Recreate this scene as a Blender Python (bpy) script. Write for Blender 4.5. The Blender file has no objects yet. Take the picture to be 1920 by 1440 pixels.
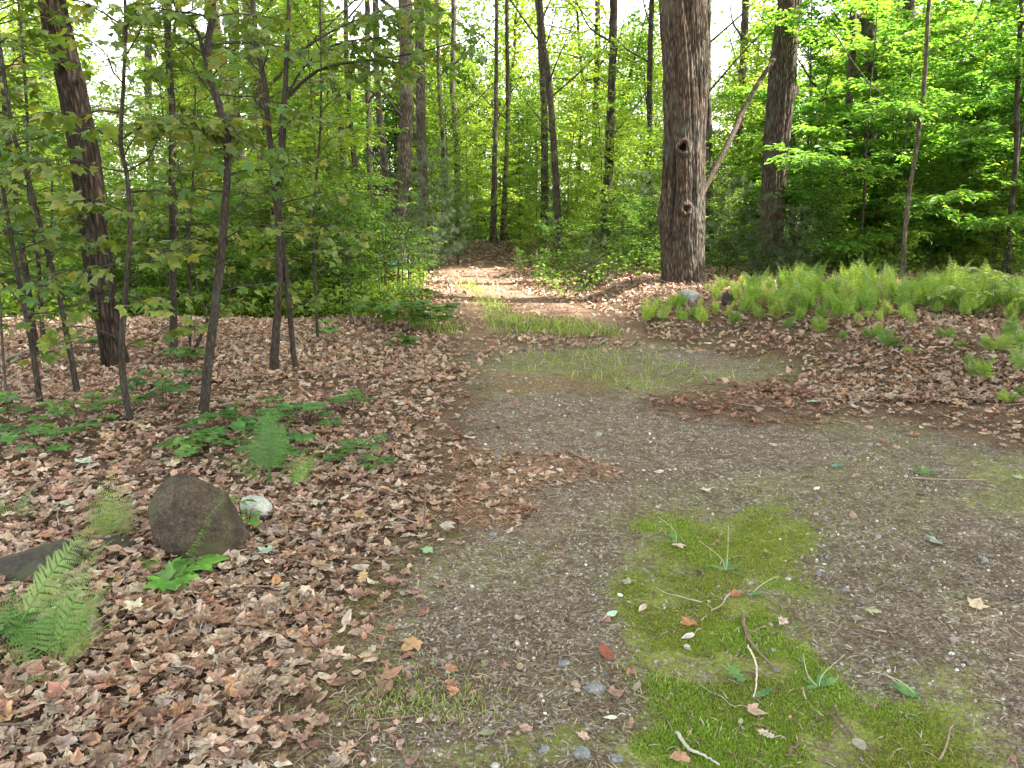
import bpy, math, random
import numpy as np
from mathutils import Vector

scene = bpy.context.scene
PI = math.pi
R = math.radians
# ------------------------------------------------------------------ camera
CAM_H = 1.5
PITCH = R(13.2)
FPX = 1450.0                      # focal length in pixels of the 1920-wide photograph
cam_data = bpy.data.cameras.new('camera')
cam = bpy.data.objects.new('camera', cam_data)
scene.collection.objects.link(cam)
cam.location = (0, 0, CAM_H)
cam.rotation_euler = (PI / 2 - PITCH, 0, 0)
cam_data.sensor_width = 36
cam_data.lens = 36 * FPX / 1920
cam_data.clip_start = 0.05
cam_data.clip_end = 3000
scene.camera = cam
# ------------------------------------------------------------------ sky, sun, exposure
SUN_EL, SUN_AZ = R(50), R(98)     # azimuth measured from +Y towards +X
world = bpy.data.worlds.new('World')
scene.world = world
world.use_nodes = True
nt = world.node_tree
sky = nt.nodes.new('ShaderNodeTexSky')
sky.sky_type = 'NISHITA'
sky.sun_disc = False
sky.sun_elevation = SUN_EL
sky.sun_rotation = SUN_AZ
sky.air_density = 1.0
sky.dust_density = 1.5
sky.ozone_density = 1.0
veil = nt.nodes.new('ShaderNodeHueSaturation')      # thin bright cloud: a paler sky
veil.inputs['Saturation'].default_value = 0.4
warm = nt.nodes.new('ShaderNodeMixRGB'); warm.blend_type = 'MULTIPLY'; warm.inputs[0].default_value = 1; warm.inputs[2].default_value = (1.0, 0.95, 0.86, 1)
nt.links.new(sky.outputs[0], veil.inputs['Color'])
nt.links.new(veil.outputs[0], warm.inputs[1])
nt.links.new(warm.outputs[0], nt.nodes['Background'].inputs[0])
nt.nodes['Background'].inputs[1].default_value = 0.15
sun_data = bpy.data.lights.new('sun', 'SUN')
sun_data.energy = 4.2
sun_data.angle = R(1.2)
sun_data.color = (1.0, 0.94, 0.84)
sun = bpy.data.objects.new('sun', sun_data)
scene.collection.objects.link(sun)
sd = Vector((math.sin(SUN_AZ) * math.cos(SUN_EL), math.cos(SUN_AZ) * math.cos(SUN_EL), math.sin(SUN_EL)))
sun.rotation_euler = sd.to_track_quat('Z', 'Y').to_euler()
scene.view_settings.view_transform = 'Standard'
scene.view_settings.look = 'None'
scene.view_settings.gamma = 1.0
scene.view_settings.exposure = 2.75
cy = scene.cycles
cy.max_bounces = 7
cy.diffuse_bounces = 4
cy.glossy_bounces = 2
cy.transmission_bounces = 5
cy.transparent_max_bounces = 4
cy.sample_clamp_indirect = 4.0
cy.use_denoising = True
try:
    cy.denoiser = 'OPENIMAGEDENOISE'
    cy.denoising_prefilter = 'ACCURATE'
    cy.denoising_input_passes = 'RGB_ALBEDO_NORMAL'
except Exception:
    pass
cy.caustics_reflective = False
cy.caustics_refractive = False

# ------------------------------------------------------------------ helpers
def vnoise(x, y, seed=0):
    """smooth value noise, numpy"""
    xi = np.floor(x).astype(np.int64); yi = np.floor(y).astype(np.int64)
    fx = x - xi; fy = y - yi
    fx = fx * fx * (3 - 2 * fx); fy = fy * fy * (3 - 2 * fy)
    def h(a, b):
        n = (a * 374761393 + b * 668265263 + seed * 1442695041) & 0xffffffff
        n = ((n ^ (n >> 13)) * 1274126177) & 0xffffffff
        return ((n ^ (n >> 16)) & 0xffff) / 65535.0
    return (h(xi, yi) * (1 - fx) * (1 - fy) + h(xi + 1, yi) * fx * (1 - fy) +
            h(xi, yi + 1) * (1 - fx) * fy + h(xi + 1, yi + 1) * fx * fy)

def fbm(x, y, seed=0, o=3):
    s = 0; a = 0.5; t = 0
    for k in range(o):
        s = s + a * vnoise(x * 2 ** k, y * 2 ** k, seed + k); t += a; a *= 0.5
    return s / t

def sm(t):
    t = np.clip(t, 0, 1)
    return t * t * (3 - 2 * t)

def H(x, y):
    x = np.asarray(x, float); y = np.asarray(y, float)
    z = 0.05 * (fbm(x * 0.7, y * 0.7, 3) - 0.5) * sm((y + x * x * 0.2) / 3 + 0.3)
    z = z + 0.012 * (fbm(x * 3.3, y * 3.3, 13) - 0.5) + 0.012 * np.cos((x - 0.5 + 0.15 * (y - 3)) * 4.2) * np.exp(-((x - 0.8) / 2.2) ** 2) * sm(y / 2)
    # leaf-covered bank on the right of the drive
    s = ((x - 1.3) * 4.8 + (y - 9.4) * 1.9) / math.hypot(4.8, 1.9)
    z = z + 0.30 * sm(s / 1.7) * sm((x - 1.0) / 0.9)
    # ground falls behind the low crest on the left
    z = z - 0.5 * sm((y - 9.8) / 3.0) * sm((-1.5 - x) / 1.6)
    z = z + 0.08 * sm((-0.7 - x) / 1.2) * sm((10.5 - y) / 1.5)
    # low mound at the end of the path, then the land falls away
    z = z + 0.42 * np.exp(-((y - 22.6) / 1.7) ** 2) * np.exp(-((x + 0.2) / 3.5) ** 4)
    z = z - 2.2 * sm((y - 25) / 35)
    z = z + 0.25 * (fbm(x * 0.15, y * 0.15, 9) - 0.5) * sm((np.hypot(x, y) - 12) / 15)
    return z

H0 = 0.0
CP, SP = math.cos(PITCH), math.sin(PITCH)

def ray(px, py):
    a = (px - 960) / FPX; b = (720 - py) / FPX
    return np.array([a, CP + b * SP, -SP + b * CP])

def at(px, py, Y):
    d = ray(px, py); t = Y / d[1]
    return np.array([d[0] * t, Y, CAM_H + d[2] * t])

def gp(px, py, flat=False):
    """point where the photograph's pixel meets the ground"""
    d = ray(px, py)
    ts = np.geomspace(0.5, 400, 700)
    for _ in range(4):
        g = np.zeros_like(ts) if flat else H(d[0] * ts, d[1] * ts)
        under = CAM_H + d[2] * ts <= g
        if not under.any(): return np.array([d[0] * 60, 60, float(H(d[0] * 60, 60))])
        k = int(np.argmax(under)); lo = ts[max(0, k - 1)]; hi = ts[k]
        ts = np.linspace(lo, hi, 30)
    return np.array([d[0] * hi, d[1] * hi, 0.0 if flat else float(H(d[0] * hi, d[1] * hi))])

def project(P):
    x = P[..., 0]; y = P[..., 1]; z = P[..., 2] - CAM_H
    f = y * CP - z * SP; u = y * SP + z * CP
    f = np.where(f > 0.05, f, 0.05)
    return 960 + FPX * x / f, 720 - FPX * u / f

def wpoly(pts):
    out = []
    for p in pts:
        if p[0] == 'w': out.append((p[1], p[2]))
        else:
            g = gp(p[0], p[1]); out.append((g[0], g[1]))
    return np.array(out, float)

def sdf(poly, x, y):
    """signed distance, positive inside"""
    x = np.asarray(x, float); y = np.asarray(y, float)
    best = np.full(x.shape, 1e9); inside = np.zeros(x.shape, bool)
    n = len(poly)
    for i in range(n):
        ax, ay = poly[i]; bx, by = poly[(i + 1) % n]
        dx, dy = bx - ax, by - ay
        t = np.clip(((x - ax) * dx + (y - ay) * dy) / (dx * dx + dy * dy + 1e-12), 0, 1)
        best = np.minimum(best, np.hypot(x - ax - t * dx, y - ay - t * dy))
        c = ((ay > y) != (by > y))
        xin = (bx - ax) * (y - ay) / ((by - ay) if by != ay else 1e-9) + ax
        inside ^= (c & (x < xin))
    return np.where(inside, best, -best)

def coll(): return scene.collection.objects

class Geo:
    def __init__(s):
        s.V = []; s.F3 = []; s.F4 = []; s.C = []; s.n = 0; s.m3 = []; s.m4 = []
    def add(s, V, F3=None, F4=None, col=(1, 1, 1), mi=0):
        V = np.asarray(V, np.float32).reshape(-1, 3)
        col = np.asarray(col, np.float32)
        if col.ndim == 1: col = np.tile(col, (len(V), 1))
        if F3 is not None and len(F3):
            F3 = np.asarray(F3, np.int64); s.F3.append(F3 + s.n); s.m3.append(np.full(len(F3), mi, np.int32))
        if F4 is not None and len(F4):
            F4 = np.asarray(F4, np.int64); s.F4.append(F4 + s.n); s.m4.append(np.full(len(F4), mi, np.int32))
        s.V.append(V); s.C.append(col); s.n += len(V)
    def scatter(s, tmpl, M, T, col, mi=0):
        """tmpl=(V,F3,F4,shade); M (n,3,3) T (n,3) col (n,3)"""
        V, F3, F4, sh = tmpl
        n = len(T)
        if n == 0: return
        P = np.einsum('nij,vj->nvi', M, V) + np.asarray(T)[:, None, :]
        C = np.asarray(col)[:, None, :] * sh[None, :, None]
        off = (np.arange(n) * len(V))[:, None, None]
        f3 = (F3[None] + off).reshape(-1, 3) if len(F3) else None
        f4 = (F4[None] + off).reshape(-1, 4) if len(F4) else None
        s.add(P.reshape(-1, 3), f3, f4, C.reshape(-1, 3), mi)
    def mesh(s, name, mats, smooth=False):
        me = bpy.data.meshes.new(name)
        V = np.concatenate(s.V); C = np.concatenate(s.C)
        F3 = np.concatenate(s.F3) if s.F3 else np.zeros((0, 3), np.int64)
        F4 = np.concatenate(s.F4) if s.F4 else np.zeros((0, 4), np.int64)
        mi = np.concatenate(s.m3 + s.m4) if (s.m3 or s.m4) else np.zeros(0, np.int32)
        me.vertices.add(len(V)); me.vertices.foreach_set('co', V.ravel())
        L = np.concatenate([F3.ravel(), F4.ravel()]).astype(np.int32)
        me.loops.add(len(L)); me.loops.foreach_set('vertex_index', L)
        st = np.concatenate([np.arange(len(F3)) * 3, len(F3) * 3 + np.arange(len(F4)) * 4]).astype(np.int32)
        me.polygons.add(len(st)); me.polygons.foreach_set('loop_start', st)
        me.polygons.foreach_set('material_index', mi)
        me.polygons.foreach_set('use_smooth', np.full(len(st), smooth, bool))
        a = me.attributes.new('Col', 'FLOAT_COLOR', 'POINT')
        a.data.foreach_set('color', np.concatenate([C, np.ones((len(C), 1), np.float32)], 1).ravel())
        for m in (mats if isinstance(mats, (list, tuple)) else [mats]): me.materials.append(m)
        me.update(calc_edges=True)
        return me
    def obj(s, name, mats, parent=None, smooth=False, loc=None):
        o = bpy.data.objects.new(name, s.mesh(name, mats, smooth)); coll().link(o)
        if parent is not None: o.parent = parent
        if loc is not None: o.location = loc
        return o

def tag(o, label=None, cat=None, group=None, kind=None):
    if label: o['label'] = label
    if cat: o['category'] = cat
    if group: o['group'] = group
    if kind: o['kind'] = kind
    return o

def empty(name, loc, label, cat, group=None, rz=0, s=1):
    o = bpy.data.objects.new(name, None); coll().link(o)
    o.location = tuple(float(v) for v in loc); o.rotation_euler = (0, 0, rz); o.scale = (s, s, s)
    o.empty_display_size = 0.1
    return tag(o, label, cat, group)

def dup(root, loc, rz=0, s=1, label=None, group=None):
    r = root.copy(); coll().link(r)
    r.location = tuple(float(v) for v in loc); r.rotation_euler = (0, 0, rz); r.scale = (s, s, s)
    if label: r['label'] = label
    if group: r['group'] = group
    for ch in root.children:
        c = ch.copy(); coll().link(c); c.parent = r
    return r

def norm(v): 
    v = np.asarray(v, float); return v / (np.linalg.norm(v, axis=-1, keepdims=True) + 1e-9)

def tube(g, pts, rad, sides=6, col=(1, 1, 1), mi=0, rough=0.0, rng=None):
    pts = np.asarray(pts, float); n = len(pts)
    rad = np.broadcast_to(np.asarray(rad, float), (n,))
    T = np.gradient(pts, axis=0); T = norm(T)
    ref = np.array([1.0, 0.13, 0.07]) if abs(T[0][0]) < 0.8 else np.array([0.1, 1.0, 0.2])
    U = norm(np.cross(T, ref)); W = np.cross(T, U)
    a = np.arange(sides) * 2 * PI / sides
    rr = np.tile(rad[:, None], (1, sides))
    if rough and rng is not None: rr = rr * (1 + rough * (rng.rand(n, sides) - 0.5))
    P = pts[:, None] + rr[..., None] * (np.cos(a)[None, :, None] * U[:, None] + np.sin(a)[None, :, None] * W[:, None])
    i = np.arange(n - 1)[:, None] * sides; j = np.arange(sides)[None]; k = (j + 1) % sides
    F = np.stack([i + j, i + k, i + sides + k, i + sides + j], -1).reshape(-1, 4)
    V = np.concatenate([P.reshape(-1, 3), pts[:1], pts[-1:]])
    c0 = n * sides
    jj = np.arange(sides); kk = (jj + 1) % sides
    F3 = np.concatenate([np.stack([kk, jj, np.full(sides, c0)], -1),
                         np.stack([jj + (n - 1) * sides, kk + (n - 1) * sides, np.full(sides, c0 + 1)], -1)])
    g.add(V, F3, F, col, mi)

def smooth_line(pts, n, wob=0.0, rng=None):
    """resample a polyline (any dimension) with Catmull-Rom"""
    P = np.asarray(pts, float)
    if len(P) == 2: P = np.stack([P[0], (P[0] + P[1]) / 2, P[1]])
    A = np.concatenate([[2 * P[0] - P[1]], P, [2 * P[-1] - P[-2]]])
    out = []
    m = len(P) - 1
    for t in np.linspace(0, m, n):
        i = min(int(t), m - 1); u = t - i
        p0, p1, p2, p3 = A[i:i + 4]
        out.append(0.5 * ((2 * p1) + (-p0 + p2) * u + (2 * p0 - 5 * p1 + 4 * p2 - p3) * u * u + (-p0 + 3 * p1 - 3 * p2 + p3) * u ** 3))
    out = np.array(out)
    if wob and rng is not None:
        w = (rng.rand(n, out.shape[1]) - 0.5) * wob
        w[0] = 0
        out = out + w
    return out

# ------------------------------------------------------------------ materials
def new_mat(name):
    m = bpy.data.materials.new(name); m.use_nodes = True
    t = m.node_tree; t.nodes.clear()
    return m, t, t.nodes, t.links

def nd(N, typ, **kw):
    n = N.new(typ)
    for k, v in kw.items():
        if k.startswith('i_'): n.inputs[k[2:].replace('_', ' ')].default_value = v
        else: setattr(n, k, v)
    return n

def ramp(N, stops):
    r = N.new('ShaderNodeValToRGB')
    e = r.color_ramp.elements
    while len(e) > 1: e.remove(e[-1])
    e[0].position = stops[0][0]; e[0].color = (*stops[0][1], 1)
    for p, c in stops[1:]:
        x = e.new(p); x.color = (*c, 1)
    return r

def leaf_mat(name, trans=0.52, tcol=(1.75, 1.75, 0.6), rough=0.42, spec=0.35, vary=0.25, spots=0.0):
    m, t, N, L = new_mat(name)
    a = nd(N, 'ShaderNodeAttribute', attribute_name='Col')
    oi = N.new('ShaderNodeObjectInfo')
    mr = nd(N, 'ShaderNodeMapRange'); mr.inputs['To Min'].default_value = 1 - vary; mr.inputs['To Max'].default_value = 1 + vary
    L.new(oi.outputs['Random'], mr.inputs['Value'])
    hs = N.new('ShaderNodeHueSaturation')
    mh = nd(N, 'ShaderNodeMapRange'); mh.inputs['To Min'].default_value = 0.5 + 0.018; mh.inputs['To Max'].default_value = 0.5 - 0.018
    L.new(oi.outputs['Random'], mh.inputs['Value'])
    L.new(mh.outputs[0], hs.inputs['Hue']); L.new(mr.outputs[0], hs.inputs['Value']); L.new(a.outputs['Color'], hs.inputs['Color'])
    col = hs.outputs[0]
    if spots:
        tc = N.new('ShaderNodeNewGeometry'); nz = nd(N, 'ShaderNodeTexNoise', i_Scale=spots, i_Detail=3.0)
        L.new(tc.outputs['Position'], nz.inputs['Vector'])
        rp = ramp(N, [(0.3, (0.72, 0.70, 0.66)), (0.7, (1.25, 1.2, 1.15))]); L.new(nz.outputs[0], rp.inputs[0])
        mx = nd(N, 'ShaderNodeMixRGB', blend_type='MULTIPLY'); mx.inputs[0].default_value = 1
        L.new(col, mx.inputs[1]); L.new(rp.outputs[0], mx.inputs[2]); col = mx.outputs[0]
    p = N.new('ShaderNodeBsdfPrincipled'); p.inputs['Roughness'].default_value = rough
    p.inputs['Specular IOR Level'].default_value = spec
    L.new(col, p.inputs['Base Color'])
    out = N.new('ShaderNodeOutputMaterial')
    if trans > 0:
        mu = nd(N, 'ShaderNodeMixRGB', blend_type='MULTIPLY'); mu.inputs[0].default_value = 1; mu.inputs[2].default_value = (*tcol, 1)
        L.new(col, mu.inputs[1])
        tr = N.new('ShaderNodeBsdfTranslucent'); L.new(mu.outputs[0], tr.inputs['Color'])
        ms = N.new('ShaderNodeMixShader'); ms.inputs[0].default_value = trans
        L.new(p.outputs[0], ms.inputs[1]); L.new(tr.outputs[0], ms.inputs[2]); L.new(ms.outputs[0], out.inputs[0])
    else:
        L.new(p.outputs[0], out.inputs[0])
    return m

def bark_mat(name, dark, mid, light, lichen=(0.2, 0.23, 0.17), red=None, sc=1.0, bump=0.6, lich=0.45):
    m, t, N, L = new_mat(name)
    tc = N.new('ShaderNodeTexCoord')
    mp = N.new('ShaderNodeMapping'); mp.inputs['Scale'].default_value = (16 * sc, 16 * sc, 2.2 * sc)
    L.new(tc.outputs['Object'], mp.inputs[0])
    n1 = nd(N, 'ShaderNodeTexNoise', i_Scale=1.6, i_Detail=6.0, i_Roughness=0.65); L.new(mp.outputs[0], n1.inputs['Vector'])
    mp2 = N.new('ShaderNodeMapping'); mp2.inputs['Scale'].default_value = (34 * sc, 34 * sc, 7 * sc)
    L.new(tc.outputs['Object'], mp2.inputs[0])
    v = nd(N, 'ShaderNodeTexVoronoi', feature='DISTANCE_TO_EDGE', i_Scale=0.9); L.new(mp2.outputs[0], v.inputs['Vector'])
    vm = nd(N, 'ShaderNodeMath', operation='MULTIPLY'); vm.inputs[1].default_value = 2.2; L.new(v.outputs['Distance'], vm.inputs[0])
    vc = nd(N, 'ShaderNodeMath', operation='MINIMUM'); vc.inputs[1].default_value = 1; L.new(vm.outputs[0], vc.inputs[0])
    ad = nd(N, 'ShaderNodeMath', operation='MULTIPLY_ADD'); ad.inputs[1].default_value = 0.45; L.new(vc.outputs[0], ad.inputs[0])
    sb = nd(N, 'ShaderNodeMath', operation='MULTIPLY'); sb.inputs[1].default_value = 0.75; L.new(n1.outputs[0], sb.inputs[0]); L.new(sb.outputs[0], ad.inputs[2])
    rp = ramp(N, [(0.28, dark), (0.55, mid), (0.85, light)]); L.new(ad.outputs[0], rp.inputs[0])
    n2 = nd(N, 'ShaderNodeTexNoise', i_Scale=3.0, i_Detail=8.0, i_Roughness=0.8); L.new(tc.outputs['Object'], n2.inputs['Vector'])
    r2 = ramp(N, [(0.5, (0, 0, 0)), (0.64, (lich, lich, lich))]); L.new(n2.outputs[0], r2.inputs[0])
    mx = N.new('ShaderNodeMixRGB'); L.new(r2.outputs[0], mx.inputs[0]); L.new(rp.outputs[0], mx.inputs[1]); mx.inputs[2].default_value = (*lichen, 1)
    col = mx.outputs[0]
    if red:
        n3 = nd(N, 'ShaderNodeTexNoise', i_Scale=1.3, i_Detail=4.0); L.new(tc.outputs['Object'], n3.inputs['Vector'])
        r3 = ramp(N, [(0.46, (0, 0, 0)), (0.6, (0.75, 0.75, 0.75))]); L.new(n3.outputs[0], r3.inputs[0])
        m3 = nd(N, 'ShaderNodeMixRGB', blend_type='MULTIPLY'); L.new(r3.outputs[0], m3.inputs[0]); L.new(col, m3.inputs[1]); m3.inputs[2].default_value = (*red, 1)
        col = m3.outputs[0]
    at_ = nd(N, 'ShaderNodeAttribute', attribute_name='Col')
    m4 = nd(N, 'ShaderNodeMixRGB', blend_type='MULTIPLY'); m4.inputs[0].default_value = 1
    L.new(col, m4.inputs[1]); L.new(at_.outputs['Color'], m4.inputs[2])
    p = N.new('ShaderNodeBsdfPrincipled'); p.inputs['Roughness'].default_value = 0.9; p.inputs['Specular IOR Level'].default_value = 0.15
    L.new(m4.outputs[0], p.inputs['Base Color'])
    b = nd(N, 'ShaderNodeBump', i_Strength=bump, i_Distance=0.03); L.new(ad.outputs[0], b.inputs['Height']); L.new(b.outputs[0], p.inputs['Normal'])
    out = N.new('ShaderNodeOutputMaterial'); L.new(p.outputs[0], out.inputs[0])
    return m

def plain_mat(name, rough=0.85, spec=0.2, nscale=40, lo=0.7, hi=1.25, bump=0.0, metal=0.0):
    """colour from the Col attribute, broken up by noise"""
    m, t, N, L = new_mat(name)
    a = nd(N, 'ShaderNodeAttribute', attribute_name='Col')
    tc = N.new('ShaderNodeTexCoord'); nz = nd(N, 'ShaderNodeTexNoise', i_Scale=float(nscale), i_Detail=6.0, i_Roughness=0.65)
    L.new(tc.outputs['Object'], nz.inputs['Vector'])
    rp = ramp(N, [(0.3, (lo, lo, lo)), (0.7, (hi, hi, hi))]); L.new(nz.outputs[0], rp.inputs[0])
    mx = nd(N, 'ShaderNodeMixRGB', blend_type='MULTIPLY'); mx.inputs[0].default_value = 1
    L.new(a.outputs['Color'], mx.inputs[1]); L.new(rp.outputs[0], mx.inputs[2])
    p = N.new('ShaderNodeBsdfPrincipled'); p.inputs['Roughness'].default_value = rough; p.inputs['Specular IOR Level'].default_value = spec
    p.inputs['Metallic'].default_value = metal
    L.new(mx.outputs[0], p.inputs['Base Color'])
    if bump:
        b = nd(N, 'ShaderNodeBump', i_Strength=bump, i_Distance=0.01); L.new(nz.outputs[0], b.inputs['Height']); L.new(b.outputs[0], p.inputs['Normal'])
    out = N.new('ShaderNodeOutputMaterial'); L.new(p.outputs[0], out.inputs[0])
    return m

M_LEAF = leaf_mat('green_leaf')
M_LEAFN = leaf_mat('sapling_leaf', trans=0.42, tcol=(1.35, 1.25, 0.4), vary=0.12, spots=22)
M_CANOPY = leaf_mat('canopy_leaf', trans=0.5, tcol=(1.5, 1.4, 0.45))
M_FERN = leaf_mat('fern_leaf', trans=0.45, tcol=(1.3, 1.3, 0.5), rough=0.5, vary=0.2)
M_NEEDLE = leaf_mat('pine_needle', trans=0.35, tcol=(1.2, 1.2, 0.8), rough=0.5, vary=0.15)
M_LITTER = leaf_mat('dead_leaf', trans=0.12, tcol=(1.3, 1.0, 0.7), rough=0.62, spec=0.25, vary=0.0, spots=45)
M_GRASS = leaf_mat('grass_blade', trans=0.4, tcol=(1.3, 1.3, 0.5), rough=0.5, vary=0.0)
M_STICK = plain_mat('stick', nscale=60)
M_PEBBLE = plain_mat('pebble', nscale=120, rough=0.7)
M_BARK = bark_mat('dark_bark', (0.02, 0.016, 0.013), (0.075, 0.06, 0.05), (0.17, 0.15, 0.125))
M_BARKR = bark_mat('old_maple_bark', (0.018, 0.014, 0.011), (0.078, 0.065, 0.054), (0.2, 0.175, 0.148), lichen=(0.15, 0.16, 0.125), red=(0.95, 0.8, 0.72), sc=1.0, bump=0.8, lich=0.5)
M_BARKS = bark_mat('sapling_bark', (0.022, 0.018, 0.014), (0.062, 0.05, 0.04), (0.12, 0.105, 0.09), lichen=(0.17, 0.18, 0.15), sc=2.5, bump=0.3, lich=0.3)
M_DEADWOOD = bark_mat('dead_wood', (0.03, 0.022, 0.017), (0.085, 0.063, 0.048), (0.16, 0.13, 0.105), sc=1.6, bump=0.4, lich=0.2)

# ------------------------------------------------------------------ ground zones (outlines traced on the ground)
ROAD = wpoly([(640, 1440), (690, 1250), (745, 1080), (850, 985), (872, 900), (895, 760), (875, 655), (1160, 634), (1330, 655),
              (1480, 690), (1475, 722), (1230, 738), (1200, 765), (1300, 788), (1500, 802), (1650, 785), (1920, 845),
              ('w', 4.8, 4.0), ('w', 6.5, 2.0), ('w', 7, -4), ('w', -0.6, -4), ('w', -0.65, 1.2)])
MOSS1 = wpoly([(1150, 1060), (1190, 1000), (1205, 975), (1262, 962), (1300, 925), (1375, 950), (1440, 912), (1500, 962), (1580, 985), (1525, 1055), (1500, 1130), (1560, 1230), (1720, 1330),
               (1800, 1440), ('w', 1.1, 1.2), ('w', 0.22, 1.2), (1140, 1440), (1165, 1250), (1190, 1150)])
MOSS2 = wpoly([(930, 662), (1160, 640), (1300, 685), (1420, 715), (1240, 740), (1160, 745), (1050, 722), (940, 700)])
MOSS3 = wpoly([(1640, 800), (1920, 848), ('w', 4.4, 3.9), ('w', 4.2, 2.4), (1920, 1010), (1830, 950), (1740, 870)])
MOSS4 = wpoly([(1480, 1150), (1900, 1230), (1920, 1440), (1700, 1440), (1560, 1300)])
MOSS5 = wpoly([(700, 1440), (900, 1350), (1180, 1260), (1180, 1440)])
ORANGE = wpoly([(860, 850), (1040, 845), (1200, 880), (1180, 905), (1000, 925), (990, 985), (900, 990), (840, 930)])
ORANGE2 = wpoly([(900, 700), (1180, 700), (1150, 730), (950, 735)])
PATH = wpoly([(868, 655), (948, 645), (928, 600), (908, 572), (935, 576), (1000, 592), (1095, 598), (1150, 618), (1160, 645), (1215, 640), (1190, 608), (1120, 584),
              (1010, 556), (965, 540), (940, 520), (955, 496), (850, 494), (826, 508), (846, 528), (862, 560), (866, 600)])
GRASS1 = wpoly([(905, 598), (930, 582), (1000, 596), (1080, 602), (1130, 612), (1165, 630), (1060, 634), (1000, 628), (940, 634), (922, 618)])
GRASS2 = wpoly([(828, 585), (848, 590), (872, 630), (800, 630), (770, 600)])
GRASS3 = wpoly([(848, 526), (885, 528), (930, 560), (960, 590), (912, 598), (890, 560)])
GRASS4 = wpoly([(740, 1285), (890, 1290), (920, 1320), (860, 1340), (730, 1320)])
PILE = wpoly([(1195, 745), (1260, 732), (1480, 715), (1520, 780), (1450, 798), (1250, 775), (1190, 762)])
STRIP = wpoly([(870, 640), (1000, 634), (1200, 636), (1330, 652), (1320, 668), (1180, 655), (1000, 660), (900, 690), (872, 690)])
PALE = wpoly([(940, 570), (1060, 545), (1210, 560), (1230, 615), (1160, 632), (1140, 603), (1000, 590)])

def ell(x, y, s=1.0):      # wavering of the zone edges
    return (fbm(x * 3.1 * s, y * 3.1 * s, 21) - 0.5) * 0.35 + (fbm(x * 11 * s, y * 11 * s, 33) - 0.5) * 0.14

def z_road(x, y): return sdf(ROAD, x, y) + ell(x, y)
def z_moss(x, y):
    a = np.maximum(sdf(MOSS1, x, y), sdf(MOSS2, x, y) - 0.1)
    b = np.maximum(np.maximum(sdf(MOSS3, x, y), sdf(MOSS4, x, y)), sdf(MOSS5, x, y)) - 0.12
    return np.maximum(a, b) + ell(x + 5, y, 1.4) * 1.5 + (fbm(x * 1.6 + 3, y * 1.6, 44) - 0.5) * 0.55
def z_path(x, y): return sdf(PATH, x, y) + ell(x, y) * 0.7
def z_grass(x, y):
    return np.maximum(np.maximum(sdf(GRASS1, x, y), sdf(GRASS2, x, y)), np.maximum(sdf(GRASS3, x, y), sdf(GRASS4, x, y))) + ell(x, y + 3) * 0.5

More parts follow.
